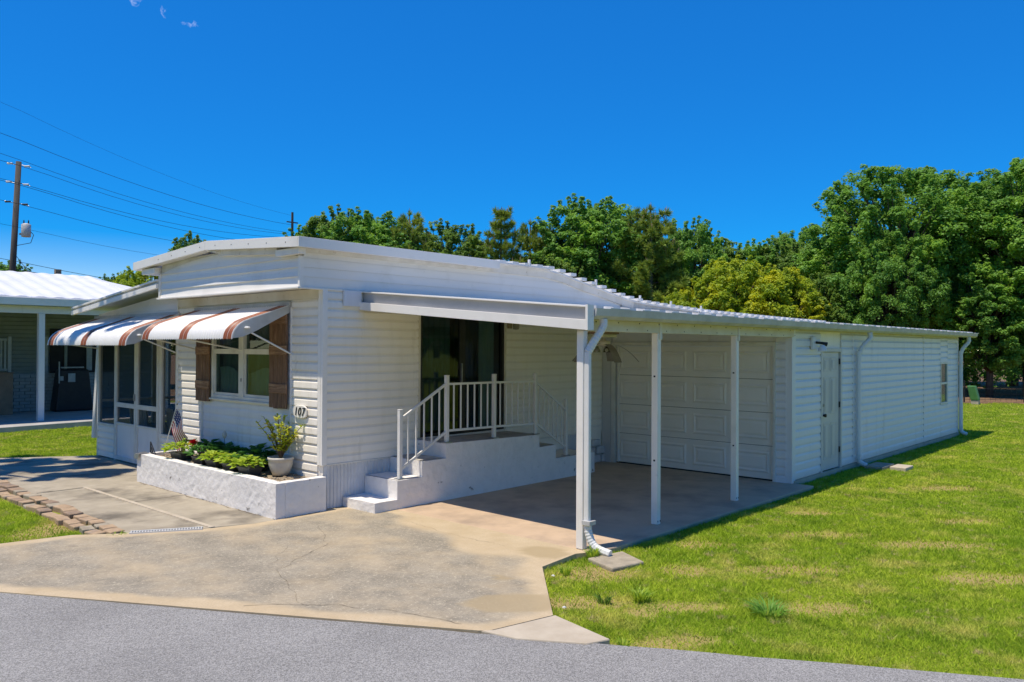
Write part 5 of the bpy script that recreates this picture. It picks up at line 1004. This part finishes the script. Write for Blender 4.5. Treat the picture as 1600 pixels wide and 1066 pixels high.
# ------------------------------------------------------------------ far right: pedestal, bucket, fence
PD = thing('utility_pedestal', 'leaning green plastic utility pedestal at the lawn edge', 'utility box', (29.3, -1.2, -0.05))
MB().loft([(29.12, -1.35, 0.12), (29.42, -1.35, 0.12), (29.42, -1.05, 0.12), (29.12, -1.05, 0.12)], [(29.02, -1.22, 0.68), (29.28, -1.25, 0.68), (29.28, -0.97, 0.68), (29.02, -0.95, 0.68)]).build('cover', M['green_plastic'], PD, bevel=0.03); MB().box(29.14, 29.40, -1.33, -1.07, -0.06, 0.118).build('base', M['concrete_new'], PD)
BK = thing('white_bucket', 'white bucket half hidden behind the far corner of the garage', 'bucket', (28.6, -0.35, -0.05)); MB().lathe([(0, 0), (0.2, 0), (0.25, 0.55), (0.26, 0.56), (0.24, 0.56), (0.19, 0.03)], (28.45, -0.42, -0.03), 16).build('body', M['white_plastic'], BK)
FN = thing('wire_fence', 'dark thin wire fence along the edge of the woods', 'fence', (31.5, -2.5, -0.05))
fa = Vector((30.2, -0.6, 0)); fb = Vector((40.0, -11.4, 0)); fd = fb-fa
for i in range(7): p = fa+fd*(i/6); MB().tube([(p.x, p.y, -.1), (p.x, p.y, 0.85)], 0.03, 6).build('post', M['black'], FN)
mb = MB()
for z in (0.08, 0.3, 0.52, 0.78): mb.tube([fa+Vector((0, 0, z)), fb+Vector((0, 0, z))], 0.008, 4)
for i in range(70): p = fa+fd*(i/69); mb.tube([(p.x, p.y, 0.0), (p.x, p.y, 0.78)], 0.006, 3)
o = mb.build('wire_mesh', M['black'], FN); o['kind'] = 'stuff'
# ------------------------------------------------------------------ trees
def leaf_cloud(r_, clumps, per, size, bias=0.55, flat=0.8):
    """clumps: (cx,cy,cz,rad). Diamond leaves gathered in clumps, mostly in each clump's shell."""
    C0 = np.array(clumps); cnt = np.where(C0[:, 3] < C0[:, 3].mean()*0.56, per*0.2, per*1.0).astype(int); C = np.repeat(C0, cnt, 0); n = len(C)
    d = r_.normal(size=(n, 3)); d /= np.linalg.norm(d, axis=1)[:, None]; d[:, 2] = np.where(r_.random(n) < bias, np.abs(d[:, 2]), d[:, 2])
    rad = C[:, 3]*(r_.random(n)**0.45); P = C[:, :3]+d*rad[:, None]*np.array([1, 1, flat])
    nrm = d*0.45+r_.normal(size=(n, 3))*0.45+np.array([0, 0, 0.85]); nrm /= np.linalg.norm(nrm, axis=1)[:, None]
    a = r_.normal(size=(n, 3)); t = np.cross(nrm, a); t /= np.linalg.norm(t, axis=1)[:, None]; b = np.cross(nrm, t)
    s = size*(0.6+0.8*r_.random(n))[:, None]
    v = np.stack([P-t*s, P+b*s*0.55+nrm*s*.12, P+t*s, P-b*s*0.55+nrm*s*.12], 1).reshape(-1, 3)
    f = np.arange(n*4).reshape(n, 4); return v, f
def crown_clumps(r_, n, rx, rz, zc, lobes):
    out = []; lobes *= 2; th = r_.random(lobes)*6.28; ph = r_.uniform(-0.5, 1.3, lobes); amp = r_.uniform(0.05, 0.30, lobes)
    L = np.stack([np.cos(th)*np.cos(ph), np.sin(th)*np.cos(ph), np.sin(ph)], 1)
    for i in range(n):
        d = r_.normal(size=3); d /= np.linalg.norm(d)
        k = 0.84+float(np.max(amp*np.clip((L@d-0.80)/0.16, 0, 1))); q = (0.42+0.58*r_.random()**0.45)
        p = d*np.array([rx, rx, rz])*k*q; z = zc+p[2]
        out.append((p[0], p[1], max(z, 0.6), rx*r_.uniform(0.06, 0.16)))
    for i in range(n//5):
        d = r_.normal(size=3); d[2] = abs(d[2])*1.1+0.1; d /= np.linalg.norm(d); k = 0.84+float(np.max(amp*np.clip((L@d-0.80)/0.16, 0, 1)))
        for q in (0.95, 1.0, 1.05): p = d*np.array([rx, rx, rz])*k*q; out.append((p[0]+r_.normal()*.05, p[1]+r_.normal()*.05, max(zc+p[2], .6), rx*0.045))
    return out
def limbs(mb, r_, h, rx, clumps, rad):
    top = h*0.72; pts = [Vector((0, 0, -0.2)), Vector((r_.normal()*0.1, r_.normal()*.1, h*0.18)), Vector((r_.normal()*0.2, r_.normal()*.2, h*0.42)), Vector((r_.normal()*0.3, r_.normal()*.3, top))]
    mb.tube(pts, [rad*1.25, rad, rad*0.7, rad*0.25], 8)
    for c in clumps[::7]:
        z = min(max(c[2]*0.55, h*0.12), top*0.95); f = z/top; b = pts[1].lerp(pts[3], min(1, max(0, (z-h*.18)/(top-h*.18)))); e = Vector(c[:3]); mid = b.lerp(e, 0.55)+Vector((0, 0, 0.25))
        mb.tube([b, mid, e], [rad*0.38, rad*0.2, rad*0.06], 5)
def broad_proto(seed, h, rx, nc, per, size, zlow=0.12, lobes=14):
    r_ = np.random.default_rng(seed); zc = h*(zlow+(1-zlow)*0.5); rz_ = h*(1-zlow)*0.5
    cl = crown_clumps(r_, nc, rx, rz_, zc, lobes); v, f = leaf_cloud(r_, cl, per, size); mb = MB(); limbs(mb, r_, h, rx, cl, 0.2*h/9)
    return v, f, mb
def make_tree(name, proto, mats, label, loc, scale, rz, group):
    t = thing(name, label, 'tree', loc, group); t.scale = scale; t.rotation_euler.z = rz
    for nm, me in proto:
        o = bpy.data.objects.new(nm, me); col.objects.link(o); o.parent = t
    return t
def proto_pair(seed, h, rx, nc, per, size, mat, **k):
    v, f, mb = broad_proto(seed, h, rx, nc, per, size, **k); return [('crown', mesh_np('crown', v, f, M[mat], loops=4)), ('trunk', mb.mesh('trunk', M['bark'], smooth=True))]
def pine_proto(seed, h, mat='needle', spread=0.27):
    r_ = np.random.default_rng(seed); mb = MB(); T = []; mb.tube([(0, 0, -.2), (0.05, 0.02, h*0.5), (0.0, 0.05, h*0.97)], [h*0.018, h*0.012, h*0.004], 7)
    z = h*0.10; tips = []
    while z < h*0.96:
        fr = z/h; L = h*spread*(1-fr)**0.75*r_.uniform(0.75, 1.15)+0.25; n = r_.integers(4, 7); a0 = r_.random()*6.28
        for k in range(n):
            a = a0+k*6.28/n+r_.normal()*.25; l = L*r_.uniform(0.7, 1.15); up = l*r_.uniform(0.25, 0.6)
            b = Vector((0, 0, z)); e = b+Vector((math.cos(a)*l, math.sin(a)*l, up)); mid = b.lerp(e, 0.55)-Vector((0, 0, up*0.12)); mb.tube([b, mid, e], [0.035*(1.2-fr), 0.02, 0.01], 4)
            for q in np.linspace(0.35, 1.0, max(3, int(l/0.28))):
                p = b*(1-q)**2+mid*2*q*(1-q)+e*q*q; T.append((p, (e-mid).normalized()))
                if q > 0.5: T.append((p+Vector(r_.normal(size=3)*0.16), (e-mid).normalized()))
            if fr > 0.6: tips.append(e)
        z += h*r_.uniform(0.045, 0.07)
    T.append((Vector((0, .05, h*0.97)), Vector((0, 0, 1)))); tips.append(Vector((0, .05, h*0.97)))
    V = []; 
    for p, d in T:
        n = 60; dd = r_.normal(size=(n, 3))*0.75+np.array(d)*0.9+np.array([0, 0, 0.25]); dd /= np.linalg.norm(dd, axis=1)[:, None]; l = r_.uniform(0.20, 0.40, n)[:, None]
        s = np.cross(dd, r_.normal(size=(n, 3))); s /= np.linalg.norm(s, axis=1)[:, None]; b = np.array(p)+dd*0.02
        V.append(np.stack([b-s*0.024, b+s*0.024, b+dd*l], 1).reshape(-1, 3))
    V = np.concatenate(V); F = np.arange(len(V)).reshape(-1, 3)
    mc = MB()
    for e in tips:
        for k in range(3): mc.tube([e+Vector(r_.normal(size=3)*.04), e+Vector((r_.normal()*.06, r_.normal()*.06, r_.uniform(.2, .45)))], [0.018, 0.008], 4)
    return [('needles', mesh_np('needles', V, F, M[mat])), ('trunk', mb.mesh('trunk', M['bark'], smooth=True)), ('candles', mc.mesh('candles', M['candle']))]
PR = {'oakA': proto_pair(1, 11.0, 4.6, 620, 240, 0.080, 'oak', zlow=0.06, lobes=20), 'oakB': proto_pair(2, 11.0, 4.4, 600, 240, 0.080, 'oak', zlow=0.05, lobes=18), 'mid': proto_pair(3, 9.0, 3.2, 430, 200, 0.076, 'oak'), 'mid2': proto_pair(4, 9.0, 3.4, 440, 200, 0.076, 'oak2', lobes=18),
      'yel': proto_pair(5, 6.5, 3.0, 400, 200, 0.068, 'yellow', zlow=0.08), 'pineA': pine_proto(6, 10.0), 'pineB': pine_proto(8, 10.0, spread=0.20)}
FWD = Vector((math.cos(YAW), math.sin(YAW), 0)); RGT = Vector((math.sin(YAW), -math.cos(YAW), 0))
# distance ahead of the viewpoint, metres to the right of its axis, kind, crown height and spread
WOODS = [
 (40.0, 19.6, 'oakA', 11.3, 1.02, 'live_oak', 'large dark live oak whose crown rises behind the garage end'),
 (37.5, 24.4, 'oakB', 11.1, 1.0, 'live_oak', 'large live oak at the right picture edge'),
 (47.0, 29.5, 'oakA', 12.5, 1.0, 'live_oak', 'live oak filling the gap at the far right behind the others'),
 (37.0, 17.6, 'oakB', 7.8, 0.72, 'live_oak', 'lower bushy oak skirt left of the large live oak'),
 (36.0, 21.6, 'mid', 6.2, 1.0, 'bushy_tree', 'low leafy tree with bright sprays beside the garage downspout'),
 (36.5, 26.4, 'mid', 6.6, 0.95, 'bushy_tree', 'low leafy tree below the oak at the right edge'),
 (38.0, 10.7, 'yel', 6.4, 0.92, 'yellow_tree', 'bright yellow green tree in the middle of the woods edge'),
 (39.0, 13.1, 'yel', 6.0, 0.86, 'yellow_tree', 'yellow green tree left of the live oaks'),
 (38.0, 8.2, 'yel', 4.9, 0.8, 'yellow_tree', 'small yellow green tree right of the tall pine'),
 (39.0, 15.2, 'mid2', 5.8, 0.9, 'bushy_tree', 'olive green bush tree just left of the live oaks'),
 (44.0, 15.6, 'mid2', 8.0, 0.95, 'broadleaf_tree', 'rounded tree with top just left of the live oaks'),
 (45.0, 13.4, 'mid', 8.0, 1.0, 'broadleaf_tree', 'tree behind the yellow green ones'),
 (46.0, 12.0, 'pineB', 8.0, 0.9, 'pine_tree', 'short pine top behind the yellow green trees'),
 (45.0, 10.9, 'mid2', 8.4, 1.0, 'broadleaf_tree', 'flat topped tree right of the dark spired tree'),
 (42.0, 9.2, 'mid', 8.8, 0.72, 'broadleaf_tree', 'dark narrow spired tree right of the tall pine'),
 (40.0, 6.9, 'pineA', 9.7, 1.15, 'pine_tree', 'tall pine with pinkish tip in the middle of the treeline'),
 (41.0, 8.0, 'pineB', 7.9, 1.0, 'pine_tree', 'smaller pine leaning on the right of the tall pine'),
 (42.0, 4.1, 'mid', 9.9, 1.02, 'broadleaf_tree', 'full round tree left of the tall pine'),
 (44.0, 5.6, 'mid2', 9.8, 0.8, 'broadleaf_tree', 'tree top between the round tree and the tall pine'),
 (41.0, -0.55, 'pineB', 9.6, 1.0, 'pine_tree', 'slim open pine standing against the sky'),
 (42.0, 0.9, 'pineA', 9.2, 0.85, 'pine_tree', 'pine just right of the slim open pine'),
 (43.0, 1.9, 'pineB', 8.9, 0.9, 'pine_tree', 'third pine of the pine group'),
 (40.0, 2.3, 'mid2', 7.0, 0.72, 'broadleaf_tree', 'low tree below the pine group'),
 (44.0, -3.3, 'mid2', 8.9, 0.95, 'broadleaf_tree', 'round tree left of the slim pine'),
 (42.0, -5.4, 'pineA', 9.7, 0.95, 'pine_tree', 'leftmost pine rising from the broad trees'),
 (43.0, -7.6, 'mid', 9.3, 1.05, 'broadleaf_tree', 'wide tree left of the leftmost pine'),
 (45.0, -9.3, 'mid2', 9.7, 0.85, 'broadleaf_tree', 'tree top above the roof ridge'),
 (46.0, -11.7, 'mid', 9.0, 0.85, 'broadleaf_tree', 'tree beside the distant utility pole'),
 (44.0, -17.6, 'mid2', 8.2, 0.7, 'broadleaf_tree', 'tree top peeking over the left roof slope'),
 (40.0, -18.6, 'yel', 6.0, 0.75, 'yellow_tree', 'olive yellow tree left of the roof corner'),
 (42.0, -20.8, 'mid2', 5.9, 0.75, 'broadleaf_tree', 'low tree behind the neighbouring roof'),
 (56.0, -35.2, 'mid', 7.9, 0.8, 'broadleaf_tree', 'bushy tree at the foot of the utility pole'),
 (50.0, 18.0, 'oakB', 9.5, 0.9, 'live_oak', 'oak deep in the woods behind the live oaks'),
 (50.0, 4.0, 'oakA', 8.6, 0.9, 'live_oak', 'oak in the second row behind the tall pine'),
 (51.0, -4.5, 'oakB', 8.6, 0.9, 'live_oak', 'oak in the second row behind the broad trees'),
 (52.0, 11.5, 'oakB', 7.6, 0.9, 'live_oak', 'oak in the second row behind the yellow green trees'),
]
HT = {'oakA': 11.0, 'oakB': 11.0, 'mid': 9.0, 'mid2': 9.0, 'yel': 6.5, 'pineA': 10.0, 'pineB': 10.0}
for i, (d, s, kd, h, wd, nm, lab) in enumerate(WOODS):
    p = CAM+FWD*d+RGT*s; k = 0.965*h/HT[kd]
    make_tree(nm, PR[kd], None, lab, (p.x, p.y, -0.05), (k*wd if kd[:3] != 'oak' else wd*k, k*wd if kd[:3] != 'oak' else wd*k, k), (i*2.4) % 6.28, 'trees of the woods behind the house')
# undergrowth under the woods edge
r_ = np.random.default_rng(77); cl = []
for i in range(420):
    s = r_.uniform(-14, 32); d = 39+r_.random()*9+(3 if s < 20 else 1.5); p = CAM+FWD*d+RGT*s; cl.append((p.x, p.y, r_.uniform(0.3, 2.6 if s < 19 else 1.2), r_.uniform(0.5, 1.0)))
v, f = leaf_cloud(r_, cl, 60, 0.12); tag(link('undergrowth', mesh_np('undergrowth', v, f, M['oak'], loops=4)), 'dark leafy undergrowth below the trees', 'undergrowth', kind='stuff')
# unseen trees added behind the viewpoint, across lane and side lawn, for window reflections
for i, (x, y, kd, h, lab) in enumerate(((-20, -6, 'mid', 8.5, 'first added tree across the lane'), (-22, 1, 'mid2', 9, 'second added tree across the lane'), (-21, 7, 'oakA', 9.5, 'added oak across the lane opposite the front door'), (-23, 14, 'mid', 8.5, 'added tree across the lane near the neighbour'), (-18, -14, 'oakB', 9, 'added oak across the lane near the bend'), (4, -30, 'mid2', 8, 'first added tree beyond the side lawn'), (10, -31, 'oakA', 9, 'added oak beyond the side lawn'), (16, -30, 'mid', 8.5, 'second added tree beyond the side lawn'), (23, -29, 'mid2', 8.5, 'third added tree beyond the side lawn'), (30, -28, 'oakB', 10, 'added oak at the far end of the side lawn'))):
    k = h/HT[kd]; make_tree('broadleaf_tree', PR[kd], None, lab+' behind the viewpoint', (x, y, -0.05), (k, k, k), i*1.7, 'unseen trees added for window reflections')
# street tree just outside the picture on the left; it shades the walk and the left awning
v, f, mb = broad_proto(21, 13.0, 2.0, 46, 150, 0.13, zlow=0.55, lobes=8)
t = thing('street_tree', 'tall slender street tree beside the walkway left of the view', 'tree', (-4.05, 7.55, -0.05)); t.rotation_euler.z = 1.0
for nm, me in (('crown', mesh_np('crown', v, f, M['oak'], loops=4)), ('trunk', mb.mesh('trunk', M['bark'], smooth=True))): o = bpy.data.objects.new(nm, me); col.objects.link(o); o.parent = t
# ------------------------------------------------------------------ grass blades
def grass():
    r_ = np.random.default_rng(3); VS = []; 
    def cell(x0, x1, y0, y1, dmax):
        n = int((x1-x0)*(y1-y0)*dmax); x = r_.uniform(x0, x1, n); y = r_.uniform(y0, y1, n)
        rx, ry = x-CAM.x, y-CAM.y; dep = rx*FWD.x+ry*FWD.y; lat = rx*RGT.x+ry*RGT.y
        keep = (dep > 2.5) & ((np.abs(lat) < dep*0.72+0.6) | ((np.abs(lat) < dep*1.3+4) & (r_.random(n) < 0.6))) & (dep < 34)
        keep &= r_.random(n) < np.clip((6.5/np.maximum(dep, 1))**1.55, 0, 1)*(1-0.75*patchv(x, y))
        for P in (APRON, CARPORT, TRI): keep &= ~inpoly(P, x, y)
        keep &= x > road_x(y)+0.05*r_.normal(size=n)+0.015
        keep &= ~((x > -0.05) & (x < 16.3) & (y > -3.62) & (y < 7.4)); keep &= ~((x > -2.52) & (x < 0.05) & (y > 0.0) & (y < 7.4+np.clip(-x, 0, 2.2)*0.65))
        keep &= ~inpoly([(0.50, -3.89), (0.37, -4.25), (0.77, -4.34), (0.95, -3.98)], x, y)
        keep &= woods_side(x, y) < 0.3*np.sin(y*2.1)+0.4
        keep &= ~((y > 13.0+0.06*np.clip(x+9, 0, 20)) & (x < 9))
        x, y, dep = x[keep], y[keep], dep[keep]; n = len(x)
        cl = 0.5+0.5*np.sin(x*3.1+np.sin(y*2.3)*2)*np.sin(y*3.7+np.sin(x*1.9)*2)
        h = (0.013+0.030*r_.random(n)**1.6)*(0.65+0.7*cl)*(1+0.01*dep); wd = (0.0022+0.0028*r_.random(n))*(1+0.16*np.maximum(dep-5, 0)); a = r_.random(n)*6.283; ln = h*r_.uniform(0.2, 1.5, n); la = r_.random(n)*6.283
        z = np.full(n, -0.058)
        sx, sy = np.cos(a)*wd, np.sin(a)*wd; tx, ty = x+np.cos(la)*ln, y+np.sin(la)*ln
        V = np.stack([np.stack([x-sx, y-sy, z], 1), np.stack([x+sx, y+sy, z], 1), np.stack([tx, ty, z+h], 1)], 1).reshape(-1, 3); VS.append(V)
    for x0, x1, y0, y1 in ((-4, 4, -10.5, -3.6), (4, 14, -18, -3.6), (14, 31, -26, -3.4), (16, 31, -3.4, 4), (-8.5, -2, 0.6, 8.0), (-8.0, 3.5, 8.0, 14.5), (-2, 3.5, 7.0, 8.0)):
        cell(x0, x1, y0, y1, 12300)
    return np.concatenate(VS)
V = grass(); tag(link('grass', mesh_np('grass', V, np.arange(len(V)).reshape(-1, 3), M['blade'])), 'short sunlit lawn grass around the house', 'grass', kind='stuff')
# taller tufts and weeds along edges
TF = []
r_ = np.random.default_rng(9)
def tuft(name, label, x, y, n, rad, h, mat, cat='weed', group=None):
    a = r_.random(n)*6.283; r0 = rad*np.sqrt(r_.random(n))*0.5; bx = x+np.cos(a)*r0; by = y+np.sin(a)*r0; la = a+r_.normal(size=n)*.5; hh = h*r_.uniform(.5, 1.1, n); ln = rad*r_.uniform(.4, 1.1, n); w_ = 0.006; s = r_.random(n)*6.28
    m1 = np.stack([bx+np.cos(la)*ln*.4, by+np.sin(la)*ln*.4, -0.055+hh*.75], 1); tp = np.stack([bx+np.cos(la)*ln, by+np.sin(la)*ln, -0.055+hh], 1); o_ = np.stack([np.cos(s)*w_, np.sin(s)*w_, 0*s], 1); b0 = np.stack([bx, by, np.full(n, -.06)], 1)
    V = np.stack([b0-o_, b0+o_, m1+o_*.9, m1-o_*.9, tp, tp+o_*.1], 1).reshape(-1, 3); i = np.arange(n)[:, None]*6; F = np.concatenate([i+np.array([[0, 1, 2, 3]]), i+np.array([[3, 2, 5, 4]])]); V -= np.array([x, y, 0])
    return tag(link(name, mesh_np(name, V, F, M[mat], loops=4), None, (x, y, 0)), label, cat, group)
for i, (x, y, n, rad, h, mt, lab) in enumerate(((-0.2, -4.95, 90, 0.10, 0.11, 'lime', 'light green grass tuft beside the bare patch of the lawn'), (0.22, -5.9, 150, 0.17, 0.10, 'oak', 'bushy green weed near the road edge'), (-0.45, -4.75, 60, 0.08, 0.08, 'oak2', 'small dark weed left of the bare patch'), (0.60, -3.86, 80, 0.08, 0.13, 'lime', 'green weeds at the foot of the front carport post'), (-0.02, -4.0, 50, 0.07, 0.09, 'lime', 'green weeds at the driveway corner'), (-1.2, -5.46, 50, 0.06, 0.07, 'lime', 'green weeds at the tip of the pale corner slab'), (-2.33, 0.50, 60, 0.09, 0.08, 'lime', 'weeds at the left end of the drain grate'), (-1.52, 0.03, 30, 0.05, 0.05, 'oak2', 'small weed at the right end of the drain grate'))):
    tuft('weed_tuft', lab, x, y, n, rad, h, mt, group='weeds growing along the lawn edges')
for (x, y, lab) in ((-0.18, -3.98, 'crumpled white litter on the grass near the driveway corner'), (-0.82, -4.62, 'second scrap of white litter beside the driveway edge')):
    tag(MB().lathe([(0, 0), (.018, .003), (.014, .010), (.006, .014), (0, .014)], (x, y, -0.035), 6).build('litter', M['litter_white']), lab, 'litter')
